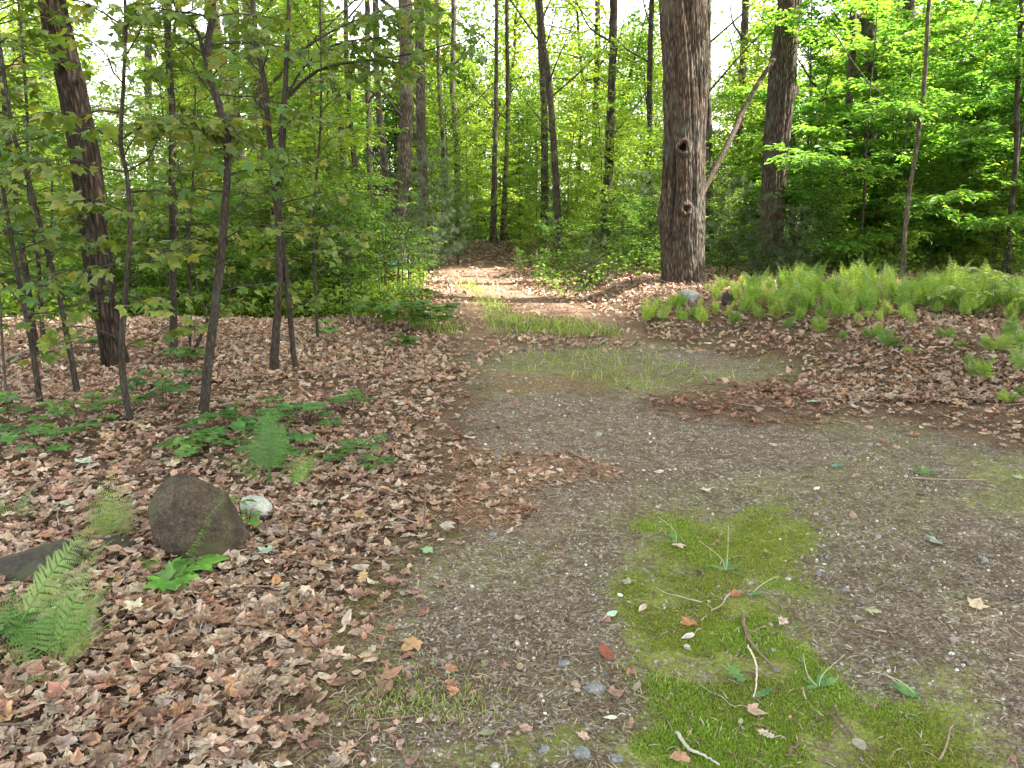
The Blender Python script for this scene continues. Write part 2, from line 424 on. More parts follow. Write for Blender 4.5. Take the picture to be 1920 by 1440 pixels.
# ------------------------------------------------------------------ ground sheet
def ground_material():
    m, t, N, L = new_mat('forest_ground')
    geo = N.new('ShaderNodeNewGeometry'); pos = geo.outputs['Position']
    za = nd(N, 'ShaderNodeAttribute', attribute_name='Col')       # r road, g moss, b path
    zb = nd(N, 'ShaderNodeAttribute', attribute_name='Zone')      # r grass, g orange needles, b far floor
    sa = N.new('ShaderNodeSeparateColor'); L.new(za.outputs['Color'], sa.inputs[0])
    sb_ = N.new('ShaderNodeSeparateColor'); L.new(zb.outputs['Color'], sb_.inputs[0])
    def noise(s, d=6, r=0.65):
        n = nd(N, 'ShaderNodeTexNoise', i_Scale=float(s), i_Detail=float(d), i_Roughness=r); L.new(pos, n.inputs['Vector']); return n.outputs[0]
    fine = noise(90, 5); mid = noise(14, 5); big = noise(2.3, 4)
    bl1 = nd(N, 'ShaderNodeMath', operation='ADD'); L.new(fine, bl1.inputs[0]); L.new(noise(23, 6, 0.7), bl1.inputs[1])
    bl2 = nd(N, 'ShaderNodeMapRange'); bl2.inputs['From Min'].default_value = 0.72; bl2.inputs['From Max'].default_value = 1.28; L.new(bl1.outputs[0], bl2.inputs['Value'])
    blend = bl2.outputs[0]
    # litter base
    lit = ramp(N, [(0.32, (0.035, 0.023, 0.016)), (0.5, (0.13, 0.083, 0.057)), (0.68, (0.28, 0.19, 0.14))]); L.new(fine, lit.inputs[0])
    # gravel: small stones of many greys in brown dirt
    vo = nd(N, 'ShaderNodeTexVoronoi', i_Scale=95.0); L.new(pos, vo.inputs['Vector'])
    vsep = N.new('ShaderNodeSeparateColor'); L.new(vo.outputs['Color'], vsep.inputs[0])
    st = ramp(N, [(0.0, (0.08, 0.06, 0.045)), (0.45, (0.175, 0.143, 0.117)), (0.8, (0.28, 0.24, 0.2)), (0.95, (0.42, 0.38, 0.33)), (1.0, (0.6, 0.58, 0.55))]); L.new(vsep.outputs[0], st.inputs[0])
    dirt = ramp(N, [(0.3, (0.06, 0.042, 0.03)), (0.7, (0.225, 0.17, 0.128))]); L.new(fine, dirt.inputs[0])
    mk = ramp(N, [(0.40, (0, 0, 0)), (0.56, (1, 1, 1))]); L.new(mid, mk.inputs[0])
    gr = N.new('ShaderNodeMixRGB'); L.new(mk.outputs[0], gr.inputs[0]); L.new(dirt.outputs[0], gr.inputs[1]); L.new(st.outputs[0], gr.inputs[2])
    # moss
    mo = ramp(N, [(0.3, (0.08, 0.085, 0.025)), (0.5, (0.18, 0.22, 0.045)), (0.7, (0.29, 0.33, 0.085))]); L.new(noise(60, 6, 0.75), mo.inputs[0])
    pa = ramp(N, [(0.3, (0.09, 0.055, 0.038)), (0.5, (0.2, 0.125, 0.09)), (0.7, (0.36, 0.26, 0.2))]); L.new(noise(30, 6, 0.7), pa.inputs[0])
    gs = ramp(N, [(0.3, (0.03, 0.045, 0.01)), (0.7, (0.14, 0.17, 0.05))]); L.new(fine, gs.inputs[0])
    og = ramp(N, [(0.3, (0.10, 0.055, 0.032)), (0.7, (0.30, 0.18, 0.115))]); L.new(fine, og.inputs[0])
    fa = ramp(N, [(0.35, (0.03, 0.035, 0.012)), (0.55, (0.075, 0.08, 0.03)), (0.75, (0.17, 0.12, 0.075))]); L.new(noise(1.5, 8, 0.75), fa.inputs[0])
    def mix(fac, a, b, brk=0.8, w=0.2):
        # break the edge of the zone with noise
        ad = nd(N, 'ShaderNodeMath', operation='MULTIPLY_ADD'); L.new(blend, ad.inputs[0]); ad.inputs[1].default_value = brk; L.new(fac, ad.inputs[2])
        s_ = nd(N, 'ShaderNodeMapRange'); s_.inputs['From Min'].default_value = 0.5 + brk * 0.5 - w; s_.inputs['From Max'].default_value = 0.5 + brk * 0.5 + w
        L.new(ad.outputs[0], s_.inputs['Value'])
        x = N.new('ShaderNodeMixRGB'); L.new(s_.outputs[0], x.inputs[0]); L.new(a, x.inputs[1]); L.new(b, x.inputs[2]); return x.outputs[0]
    c = mix(sb_.outputs[2], lit.outputs[0], fa.outputs[0])
    c = mix(sa.outputs[0], c, gr.outputs[0])
    c = mix(sb_.outputs[1], c, og.outputs[0], 1.2, 0.4)
    c = mix(sa.outputs[2], c, pa.outputs[0])
    c = mix(sa.outputs[1], c, mo.outputs[0], 1.0, 0.3)
    c = mix(sb_.outputs[0], c, gs.outputs[0], 0.9)
    bg = ramp(N, [(0.3, (0.78, 0.76, 0.74)), (0.7, (1.18, 1.15, 1.12))]); L.new(big, bg.inputs[0])
    mm = nd(N, 'ShaderNodeMixRGB', blend_type='MULTIPLY'); mm.inputs[0].default_value = 1; L.new(c, mm.inputs[1]); L.new(bg.outputs[0], mm.inputs[2])
    p = N.new('ShaderNodeBsdfPrincipled'); p.inputs['Roughness'].default_value = 0.93; p.inputs['Specular IOR Level'].default_value = 0.2
    L.new(mm.outputs[0], p.inputs['Base Color'])
    hb = nd(N, 'ShaderNodeMath', operation='SUBTRACT'); L.new(fine, hb.inputs[0]); 
    vd = nd(N, 'ShaderNodeMath', operation='MULTIPLY'); L.new(vo.outputs['Distance'], vd.inputs[0]); vd.inputs[1].default_value = 0.7; L.new(vd.outputs[0], hb.inputs[1])
    b = nd(N, 'ShaderNodeBump', i_Strength=0.9, i_Distance=0.008); L.new(hb.outputs[0], b.inputs['Height']); L.new(b.outputs[0], p.inputs['Normal'])
    out = N.new('ShaderNodeOutputMaterial'); L.new(p.outputs[0], out.inputs[0])
    return m

def build_ground():
    r = np.concatenate([[0.25], np.geomspace(0.5, 30, 460), np.geomspace(31, 900, 60)])
    a = np.concatenate([np.linspace(-60, 60, 560), np.linspace(61, 299, 120)]) * PI / 180
    nr, na = len(r), len(a)
    RR, AA = np.meshgrid(r, a, indexing='ij')
    X = RR * np.sin(AA); Y = RR * np.cos(AA); Z = H(X, Y)
    x, y = X.ravel(), Y.ravel()
    near = np.hypot(x, y) < 40
    w = 0.10
    def s01(v, w=0.12): return np.clip(v / (2 * w) + 0.5, 0, 1)
    road = s01(z_road(x, y), 0.2); moss = s01(z_moss(x, y) + 0.08, 0.3) * (0.48 + 0.52 * sm((sdf(MOSS1, x, y) + 0.3) / 0.5)); path = s01(z_path(x, y), 0.25); gras = s01(z_grass(x, y) - 0.1, 0.3) * 0.75
    moss = moss * (0.55 + 0.45 * sm((fbm(x * 4.2, y * 4.2, 61) - 0.36) * 6))
    moss = np.maximum(moss, 0.3 * sm((fbm(x * 1.3 + 4, y * 1.3, 88) - 0.47) * 6) * (road > 0))
    orange = s01(np.maximum(sdf(ORANGE, x, y), sdf(ORANGE2, x, y)) + ell(x, y + 9) * 1.6 - 0.05, 0.4) * 0.75
    far = np.clip((np.hypot(x, y) - 24) / 6, 0, 1)
    leftlow = sm((y - 9.7) / 0.8) * sm((-1.0 - x) / 1.0); far = np.maximum(far, leftlow * (y > 0) * 0.9)
    V = np.stack([x, y, Z.ravel()], -1)
    V = np.concatenate([V, [[0, 0, float(H(0, 0))]]])
    i = np.arange(nr - 1)[:, None] * na; j = np.arange(na)[None]; k = (j + 1) % na
    F = np.stack([i + j, i + na + j, i + na + k, i + k], -1).reshape(-1, 4)
    jj = np.arange(na); F3 = np.stack([np.full(na, nr * na), jj, (jj + 1) % na], -1)
    g = Geo(); C = np.stack([road, moss, path], -1); C = np.concatenate([C, [[1, 0, 0]]])
    g.add(V, F3[:, ::-1], F[:, ::-1], C)
    o = g.obj('ground', ground_material(), smooth=True)
    at_ = o.data.attributes.new('Zone', 'FLOAT_COLOR', 'POINT')
    Zc = np.stack([gras, orange, far, np.ones_like(far)], -1); Zc = np.concatenate([Zc, [[0, 0, 0, 1]]])
    at_.data.foreach_set('color', Zc.astype(np.float32).ravel())
    # make sure normals look up
    me = o.data
    if me.polygons[100].normal.z < 0: me.flip_normals()
    tag(o, kind='structure')
build_ground()

# ------------------------------------------------------------------ leaf shapes
MAPLE = [(0, 0), (0.14, -0.06), (0.36, -0.02), (0.33, 0.13), (0.52, 0.30), (0.62, 0.55), (0.42, 0.47), (0.24, 0.44), (0.27, 0.62), (0.20, 0.72), (0.10, 0.86), (0, 1.08)]
OAK = [(0, 0), (0.08, 0.1), (0.24, 0.16), (0.12, 0.26), (0.30, 0.38), (0.14, 0.48), (0.34, 0.60), (0.17, 0.68), (0.24, 0.84), (0.09, 0.88), (0, 1.08)]
OVATE = [(0, 0), (0.16, 0.12), (0.27, 0.32), (0.27, 0.52), (0.17, 0.78), (0, 1.05)]
def full(h):
    r = [(x, y) for x, y in h]; l = [(-x, y) for x, y in h[1:-1]][::-1]
    return np.array(r + l)

def leaf_tmpl(outline, rng, curl=0.0, crump=0.0, cup=0.0, simple=False):
    O = full(outline); n = len(O); c = np.array([0, 0.42])
    O = O.copy(); O[:, 0] *= 1 + (rng.rand() - 0.5) * 0.3
    O += (rng.rand(n, 2) - 0.5) * 0.05
    if simple:
        V = np.concatenate([O, [c]]); jj = np.arange(n)
        F3 = np.stack([jj, (jj + 1) % n, np.full(n, n)], -1); F4 = np.zeros((0, 4), int)
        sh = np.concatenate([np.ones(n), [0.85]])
    else:
        I = c + (O - c) * 0.52
        V = np.concatenate([O, I, [c]]); jj = np.arange(n); kk = (jj + 1) % n
        F4 = np.stack([jj, kk, n + kk, n + jj], -1)
        F3 = np.stack([n + jj, n + kk, np.full(n, 2 * n)], -1)
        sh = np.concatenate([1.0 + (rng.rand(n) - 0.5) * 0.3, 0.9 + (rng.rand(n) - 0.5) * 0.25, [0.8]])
    P = np.zeros((len(V), 3)); P[:, :2] = V - np.array([0, 0.42])
    rr = np.linalg.norm(P[:, :2], axis=1)
    P[:, 2] += cup * rr ** 2 + crump * (rng.rand(len(P)) - 0.5) * (0.4 + rr)
    if not curl == 0:
        for _ in range(2 if not simple else 1):
            th = rng.rand() * PI; k = curl * (0.5 + rng.rand()) * rng.choice([-1, 1, 1])
            if abs(k) < 0.2: k = 0.2
            ct, st = math.cos(th), math.sin(th)
            u = P[:, 0] * ct + P[:, 1] * st; v = -P[:, 0] * st + P[:, 1] * ct
            u2 = np.sin(k * u) / k + P[:, 2] * -np.sin(k * u) * 0; z2 = (1 - np.cos(k * u)) / k + P[:, 2] * np.cos(k * u)
            u2 = u2 - P[:, 2] * np.sin(k * u)
            P = np.stack([u2 * ct - v * st, u2 * st + v * ct, z2], -1)
            curl *= 0.6
    return (P, F3, F4, sh)

def blade_leaf(w=0.27, fold=0.12, droop=0.12):
    """simple 8-vertex folded leaf, base at origin, growing to +Y, about 1 long"""
    V = np.array([(0, 0, 0), (w, .34, fold), (0, .34, 0), (-w, .34, fold), (w * .72, .7, fold * .7), (0, .7, -droop * .4), (-w * .72, .7, fold * .7), (0, 1.05, -droop)])
    F3 = np.array([(0, 1, 2), (0, 2, 3), (5, 4, 7), (6, 5, 7)])
    F4 = np.array([(2, 1, 4, 5), (3, 2, 5, 6)])
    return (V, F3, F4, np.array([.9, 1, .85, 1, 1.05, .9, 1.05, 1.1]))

def rot_rand(n, rng, tilt, size, az=None):
    """matrices: random heading, random tilt (radians, sd)"""
    a = rng.rand(n) * 2 * PI if az is None else az
    tx = rng.randn(n) * tilt; ty = rng.randn(n) * tilt
    ca, sa = np.cos(a), np.sin(a)
    Rz = np.zeros((n, 3, 3)); Rz[:, 0, 0] = ca; Rz[:, 0, 1] = -sa; Rz[:, 1, 0] = sa; Rz[:, 1, 1] = ca; Rz[:, 2, 2] = 1
    Rx = np.zeros((n, 3, 3)); Rx[:, 0, 0] = 1; Rx[:, 1, 1] = np.cos(tx); Rx[:, 1, 2] = -np.sin(tx); Rx[:, 2, 1] = np.sin(tx); Rx[:, 2, 2] = np.cos(tx)
    Ry = np.zeros((n, 3, 3)); Ry[:, 1, 1] = 1; Ry[:, 0, 0] = np.cos(ty); Ry[:, 0, 2] = np.sin(ty); Ry[:, 2, 0] = -np.sin(ty); Ry[:, 2, 2] = np.cos(ty)
    return np.einsum('nij,njk,nkl->nil', Rz, Rx, Ry) * np.asarray(size)[:, None, None]

def frames(Y, Zh, size):
    """matrices from leaf direction Y and rough normal Zh"""
    Y = norm(Y); X = norm(np.cross(Y, Zh)); Z = np.cross(X, Y)
    return np.stack([X, Y, Z], -1) * np.asarray(size)[:, None, None]

def pick(rng, pal, n, jit=0.2):
    pal = np.array([p[:3] for p in pal]), np.array([p[3] for p in pal], float)
    k = rng.choice(len(pal[0]), n, p=pal[1] / pal[1].sum())
    c = pal[0][k] * (1 + (rng.rand(n, 1) - 0.5) * 2 * jit) * (1 + (rng.rand(n, 3) - 0.5) * 0.12)
    return np.clip(c, 0.004, 0.95)

LIT_PAL = [(0.44, 0.315, 0.25, 4), (0.36, 0.24, 0.185, 4), (0.50, 0.405, 0.34, 3), (0.23, 0.145, 0.108, 2.2), (0.38, 0.32, 0.27, 2.4),
           (0.37, 0.205, 0.155, 1.8), (0.14, 0.086, 0.063, 1.2), (0.56, 0.47, 0.39, 0.7), (0.43, 0.27, 0.17, 1.2)]
RED_PAL = [(0.29, 0.16, 0.115, 4), (0.21, 0.11, 0.08, 3), (0.34, 0.21, 0.17, 2), (0.42, 0.31, 0.26, 1)]

# ------------------------------------------------------------------ leaf litter
def build_litter():
    rng = np.random.RandomState(5)
    hi = [leaf_tmpl([MAPLE, OVATE, MAPLE, OAK, OVATE][i % 5], rng, curl=[0.5, 1.1, 1.9, 1.4, 0.8, 2.6][i % 6], crump=0.17, cup=0.25 * (rng.rand() - 0.3)) for i in range(30)]
    lo = [leaf_tmpl([OVATE, OVATE, OAK][i % 3], rng, curl=[1.6, 2.6, 3.4][i % 3], crump=0.25, simple=True) for i in range(16)]
    g = Geo(); g2 = Geo()
    # near field
    N = 95000
    r = 1.2 * (7.0 / 1.2) ** rng.rand(N); a = (rng.rand(N) * 150 - 75) * PI / 180
    x = r * np.sin(a); y = r * np.cos(a)
    keep = rng.rand(N) < np.minimum(1, (r / 3.2) ** 2 * 0.9 + 0.12)
    zr = z_road(x, y)
    p = sm(-zr / 0.75 + 0.30) ** 1.5
    p = np.maximum(p, sm(sdf(ORANGE, x, y) / 0.3 + 0.3) * 0.4)
    p = np.maximum(p, 0.6 * sm(sdf(PILE, x, y) / 0.5 + 0.4))
    keep &= (rng.rand(N) < p)
    x, y, r = x[keep], y[keep], r[keep]; n = len(x)
    size = (0.032 + 0.038 * rng.rand(n)) * (1 + 0.55 * (rng.rand(n) > 0.92)) * np.where(rng.rand(n) < 0.35, 0.35 + 0.35 * rng.rand(n), 1)
    zz = H(x, y) + 0.006 + 0.03 * rng.rand(n) ** 1.3 * sm(-z_road(x, y) / 0.6 + 0.25) + 0.03 * vnoise(x * 6, y * 6, 4) * sm(-z_road(x, y) / 0.6)
    M = rot_rand(n, rng, 0.25, size)
    col = pick(rng, LIT_PAL, n, 0.22)
    inpile = sdf(PILE, x, y) > -0.1
    col[inpile] = pick(rng, RED_PAL, int(inpile.sum()))
    T = np.stack([x, y, zz], -1); k = rng.randint(0, len(hi), n)
    for i, t in enumerate(hi):
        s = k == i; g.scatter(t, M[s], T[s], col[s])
    print('litter near', n)
    # middle distance
    N = 135000
    r = np.sqrt(6.5 ** 2 + (26.0 ** 2 - 6.5 ** 2) * rng.rand(N) ** 1.7); a = (rng.rand(N) * 110 - 55) * PI / 180
    x = r * np.sin(a); y = r * np.cos(a)
    zr = z_road(x, y); p = sm(-zr / 0.7 + 0.30) ** 1.5
    p = np.maximum(p, 0.6 * sm(sdf(PILE, x, y) / 0.5 + 0.4))
    p *= np.where(z_path(x, y) > -0.05, 0.12, 0.8) * np.where(z_grass(x, y) > 0, 0.1, 1)
    p = np.maximum(p, 0.5 * sm(sdf(STRIP, x, y) / 0.3 + 0.5) * vnoise(x * 3, y * 3, 7))
    leftlow = sm((y - 9.7) / 0.8) * sm((-1.0 - x) / 1.0); p *= 1 - 0.85 * leftlow
    keep = rng.rand(N) < p
    x, y, r = x[keep], y[keep], r[keep]; n = len(x)
    size = 0.045 + 0.042 * rng.rand(n) + 0.01 * np.clip(r - 10, 0, 5) * 0.5
    zz = H(x, y) + 0.008 + 0.035 * rng.rand(n)
    M = rot_rand(n, rng, 0.42, size); col = pick(rng, LIT_PAL, n, 0.22)
    pale = sdf(PALE, x, y) > 0
    col[pale] *= 1.2
    inpile = sdf(PILE, x, y) > -0.1
    col[inpile] = pick(rng, RED_PAL, int(inpile.sum()))
    T = np.stack([x, y, np.minimum(zz, zz)], -1); k = rng.randint(0, len(lo), n)
    for i, t in enumerate(lo):
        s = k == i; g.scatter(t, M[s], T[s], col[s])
    print('litter mid', n)
    o = g.obj('leaf_litter', M_LITTER, smooth=False)
    tag(o, 'brown and tan dry fallen leaves covering the forest floor', 'fallen leaves', kind='stuff')
    # leaves strewn thinly over the gravel
    g = Geo(); N = 5200
    r = 1.6 * (20 / 1.6) ** rng.rand(N); a = (rng.rand(N) * 80 - 40) * PI / 180
    x = r * np.sin(a); y = r * np.cos(a); zr = z_road(x, y)
    keep = (zr > 0) & (rng.rand(N) < np.clip(0.85 * np.exp(-zr / 0.28) + 0.035, 0.0, 1)); x, y = x[keep], y[keep]; n = len(x)
    size = 0.015 + 0.045 * rng.rand(n) ** 1.7
    T = np.stack([x, y, H(x, y) + 0.012], -1); M = rot_rand(n, rng, 0.16, size); col = pick(rng, LIT_PAL, n, 0.25)
    k = rng.randint(0, len(hi), n)
    for i, t in enumerate(hi):
        s = k == i; g.scatter(t, M[s], T[s], col[s])
    o = g.obj('scattered_leaves', M_LITTER)
    tag(o, 'small dry leaves and leaf bits strewn thinly over the gravel', 'fallen leaves', kind='stuff')
build_litter()
def build_sticks():
    rng = np.random.RandomState(15); g = Geo(); n = 0
    while n < 420:
        r = 1.4 * (13 / 1.4) ** rng.rand(); a = (rng.rand() * 88 - 44) * PI / 180; x, y = r * math.sin(a), r * math.cos(a)
        zr = float(z_road(x, y))
        if zr > 0.3 and rng.rand() > 0.2: continue
        if y > 9 and x < -1: continue
        n += 1; L = (0.06 + 0.22 * rng.rand() ** 2) * (0.8 + 0.06 * r); az = rng.rand() * 6.28; m = 5; t = np.linspace(-.5, .5, m); b = (rng.rand() - .5) * 0.5
        P = np.stack([x + L * t * math.cos(az) - b * L * t * t * math.sin(az), y + L * t * math.sin(az) + b * L * t * t * math.cos(az), np.zeros(m)], -1)
        P[:, 2] = H(P[:, 0], P[:, 1]) + (0.045 + 0.02 * rng.rand() if zr < -0.2 else 0.008) + (rng.rand() - .5) * 0.05 * t * (zr < -.2)
        P[1:] += rng.randn(m - 1, 3) * 0.004; c = np.array([(0.17, 0.12, 0.09), (0.28, 0.21, 0.16), (0.1, 0.07, 0.055), (0.38, 0.33, 0.28)][rng.randint(4)])
        tube(g, P, np.linspace(1, .5, m) * (0.0016 + 0.0022 * rng.rand() ** 2), 5, c)
    tag(g.obj('twig_litter', M_STICK), 'small dry twigs strewn through the fallen leaves', 'twigs', kind='stuff')
build_sticks()

# ------------------------------------------------------------------ gravel, debris, moss, grass
ICO = None
def ico():
    t = (1 + 5 ** 0.5) / 2
    V = norm(np.array([(-1, t, 0), (1, t, 0), (-1, -t, 0), (1, -t, 0), (0, -1, t), (0, 1, t), (0, -1, -t), (0, 1, -t), (t, 0, -1), (t, 0, 1), (-t, 0, -1), (-t, 0, 1)]))
    F = np.array([(0, 11, 5), (0, 5, 1), (0, 1, 7), (0, 7, 10), (0, 10, 11), (1, 5, 9), (5, 11, 4), (11, 10, 2), (10, 7, 6), (7, 1, 8), (3, 9, 4), (3, 4, 2), (3, 2, 6), (3, 6, 8), (3, 8, 9), (4, 9, 5), (2, 4, 11), (6, 2, 10), (8, 6, 7), (9, 8, 1)])
    return V, F

def build_gravel():
    rng = np.random.RandomState(8)
    V0, F = ico(); g = Geo()
    N = 60000
    r = 1.4 * (8.5 / 1.4) ** rng.rand(N); a = (rng.rand(N) * 90 - 45) * PI / 180
    x = r * np.sin(a); y = r * np.cos(a)
    zr = z_road(x, y); zm = z_moss(x, y)
    patch = fbm(x * 2.2, y * 2.2, 51)
    p = sm(zr / 0.3 + 0.1) * np.where(zm > 0, 0.14, 1) * np.clip((patch - 0.3) * 3.5, 0.12, 1)
    keep = rng.rand(N) < p; x, y, r = x[keep], y[keep], r[keep]; n = len(x); print('pebbles', n)
    size = (0.0024 + 0.0055 * rng.rand(n) ** 2.2) * (1 + 1.1 * (rng.rand(n) > 0.97)) * (1 + 1.6 * (rng.rand(n) > 0.996)) * (0.8 + 0.12 * r)
    col = pick(rng, [(0.25, 0.215, 0.185, 5), (0.15, 0.122, 0.10, 4), (0.37, 0.33, 0.29, 3), (0.28, 0.205, 0.15, 3), (0.6, 0.58, 0.55, 0.9), (0.2, 0.2, 0.21, 2)], n, 0.2)
    k = rng.randint(0, 8, n); T = np.stack([x, y, H(x, y) + size * 0.3], -1)
    for i in range(8):
        V = V0 * (1 + 0.45 * (rng.rand(12, 1) - 0.5)) * np.array([1, 0.8, 0.6]); s = k == i
        g.scatter((V, F, np.zeros((0, 4), int), np.ones(12)), rot_rand(int(s.sum()), rng, 0.5, size[s]), T[s], col[s])
    tag(g.obj('gravel', M_PEBBLE), 'grey and brown fine gravel pressed into the drive', 'gravel', kind='stuff')
    # needles, twiglets and leaf stems
    g = Geo(); N = 110000
    r = 1.4 * (12 / 1.4) ** rng.rand(N); a = (rng.rand(N) * 90 - 45) * PI / 180
    x = r * np.sin(a); y = r * np.cos(a); zr = z_road(x, y); zm = z_moss(x, y)
    zo = np.maximum(sdf(ORANGE, x, y), sdf(ORANGE2, x, y)) + ell(x, y + 9)
    dens = 0.25 + 0.5 * fbm(x * 3, y * 3, 77)
    p = np.where(zr > 0, np.where(zm > 0, 0.09, dens), 0.3) + sm(zo / 0.15 + 0.5)
    keep = rng.rand(N) < p; x, y, r, zo, zm = x[keep], y[keep], r[keep], zo[keep], zm[keep]; n = len(x); print('needles', n)
    L = (0.018 + 0.04 * rng.rand(n)) * (0.8 + 0.05 * r); w = 0.0009 + 0.0007 * rng.rand(n) + 0.00025 * r
    V = np.array([(-1, -.5, 0), (1, -.5, 0), (1.1, 0, .1), (-.9, 0, .1), (0.6, .5, 0.02), (0.0, .5, 0.02)], float)
    F4 = np.array([(0, 1, 2, 3), (3, 2, 4, 5)])
    M = rot_rand(n, rng, 0.12, np.ones(n)); M[:, :, 0] *= w[:, None]; M[:, :, 1] *= L[:, None]; M[:, :, 2] *= L[:, None]
    col = pick(rng, [(0.16, 0.11, 0.075, 4), (0.26, 0.2, 0.15, 3), (0.33, 0.28, 0.22, 2), (0.1, 0.065, 0.045, 3)], n, 0.2)
    io = zo > 0.0; col[io] = pick(rng, [(0.36, 0.2, 0.11, 4), (0.25, 0.13, 0.08, 3), (0.4, 0.25, 0.15, 1.5)], int(io.sum()))
    T = np.stack([x, y, H(x, y) + 0.004 + 0.004 * rng.rand(n) + np.where(z_road(x, y) < -0.2, 0.045 * rng.rand(n), 0)], -1)
    g.scatter((V, np.zeros((0, 3), int), F4, np.ones(6)), M, T, col)
    tag(g.obj('fallen_needles', M_STICK), 'brown fallen pine needles and twig bits matted over the drive', 'fallen needles', kind='stuff')
    # moss
    g = Geo(); N = 1500000
    r = 1.4 * (11.5 / 1.4) ** rng.rand(N); a = (rng.rand(N) * 84 - 42) * PI / 180
    x = r * np.sin(a); y = r * np.cos(a); zm = z_moss(x, y)
    cl = fbm(x * 7, y * 7, 61)
    strong = (sm((sdf(MOSS1, x, y)) / 0.25 + 0.5) * 1.5 + 0.15)
    keep = (zm > -0.15) & (rng.rand(N) < sm((zm + 0.15) / 0.6) * np.clip((cl - 0.36) * 4.5, 0, 1) * strong); x, y, r = x[keep], y[keep], r[keep]; n = len(x); print('moss', n)
    bright = 0.75 * sm((fbm(x * 1.8, y * 1.8, 71) - 0.42) * 4) * sm(sdf(MOSS1, x, y) / 0.2 + 0.5)
    h = (0.004 + 0.006 * rng.rand(n)) * (1 + 0.5 * bright) * (0.8 + 0.07 * r); w = 0.0012 + 0.0005 * r
    V = np.array([(-1, 0, 0), (1, 0, 0), (0, 0.35, 1)], float)
    M = rot_rand(n, rng, 0.3, np.ones(n)); M[:, :, 0] *= w[:, None]; M[:, :, 1:] *= h[:, None, None]
    c1 = pick(rng, [(0.25, 0.32, 0.055, 3), (0.19, 0.245, 0.045, 2), (0.36, 0.37, 0.09, 1.5), (0.2, 0.16, 0.07, 0.4)], n, 0.25)
    c2 = pick(rng, [(0.22, 0.38, 0.05, 3), (0.29, 0.45, 0.065, 2), (0.16, 0.27, 0.04, 1.5)], n, 0.25)
    col = c1 * (1 - bright[:, None]) + c2 * bright[:, None]
    T = np.stack([x, y, H(x, y)], -1)
    g.scatter((V, np.array([(0, 1, 2)]), np.zeros((0, 4), int), np.array([.7, .7, 1.2])), M, T, col)
    tag(g.obj('moss', M_GRASS), 'low yellow-green moss spreading over the middle of the gravel drive', 'moss', kind='stuff')
    # grass strips
    g = Geo(); N = 260000
    r = 2.0 * (24 / 2.0) ** rng.rand(N); a = (rng.rand(N) * 60 - 30) * PI / 180
    x = r * np.sin(a); y = r * np.cos(a); zg = z_grass(x, y)
    small = (sdf(GRASS4, x, y) > -0.1)
    sparse = (z_moss(x, y) > 0.12) & (r > 5) 
    brs = (sdf(MOSS1, x, y) > 0.1) & (fbm(x * 1.8, y * 1.8, 71) > 0.6)
    keep = (rng.rand(N) < sm(zg / 0.5 + 0.4) * np.clip((fbm(x * 2.6, y * 2.6, 91) - .3) * 3.2, 0.04, 1)) | (sparse & (rng.rand(N) < 0.06)) | (brs & (rng.rand(N) < 0.07))
    x, y, r, small = x[keep], y[keep], r[keep], small[keep]; n = len(x); print('grass', n)
    h = np.where(r < 6, 0.016 + 0.014 * rng.rand(n), 0.04 + 0.08 * rng.rand(n)); w = 0.0009 + 0.0004 * r
    V = np.array([(-1, 0, 0), (1, 0, 0), (0.8, 0.15, .55), (-.8, .15, .55), (0, 0.55, 1)], float)
    M = rot_rand(n, rng, 0.28, np.ones(n)); M[:, :, 0] *= w[:, None]; M[:, :, 1:] *= h[:, None, None]
    col = pick(rng, [(0.28, 0.37, 0.1, 3), (0.36, 0.44, 0.14, 2), (0.2, 0.28, 0.07, 2), (0.45, 0.42, 0.22, 0.8)], n, 0.2)
    T = np.stack([x, y, H(x, y)], -1)
    g.scatter((V, np.array([(3, 2, 4)]), np.array([(0, 1, 2, 3)]), np.array([.8, .8, 1, 1, 1.1])), M, T, col)
    tag(g.obj('grass', M_GRASS), 'short thin grass growing along the middle of the path', 'grass', kind='stuff')
build_gravel()

# ------------------------------------------------------------------ foliage systems
GREEN = [(0.10, 0.20, 0.04, 4), (0.08, 0.17, 0.036, 3), (0.14, 0.235, 0.046, 3), (0.2, 0.285, 0.06, 1.3)]
GREEN_Y = [(0.155, 0.255, 0.042, 4), (0.21, 0.29, 0.047, 3), (0.11, 0.205, 0.036, 3), (0.26, 0.31, 0.065, 1)]
GREEN_D = [(0.10, 0.18, 0.038, 4), (0.14, 0.225, 0.045, 3), (0.19, 0.245, 0.055, 2), (0.22, 0.22, 0.06, 0.25)]
GREEN_B = [(0.10, 0.23, 0.055, 4), (0.13, 0.265, 0.06, 3), (0.08, 0.19, 0.05, 3), (0.21, 0.31, 0.07, 1.5)]
GREEN_S = [(0.11, 0.26, 0.065, 4), (0.09, 0.21, 0.055, 3), (0.15, 0.31, 0.08, 2), (0.3, 0.32, 0.06, 0.2)]
T_BLADE = blade_leaf()
T_BLADEW = blade_leaf(0.34, 0.08, 0.18)
_r = np.random.RandomState(77)
def shift(t): return (t[0] + np.array([0, 0.42, 0]), t[1], t[2], t[3])
T_MAPLES = [shift(leaf_tmpl(MAPLE, _r, curl=0.7, crump=0.08, cup=-0.25, simple=True)) for _ in range(6)]
T_MAPLES_HI = [shift(leaf_tmpl(MAPLE, _r, curl=0.35, crump=0.06, cup=-0.12)) for _ in range(5)]

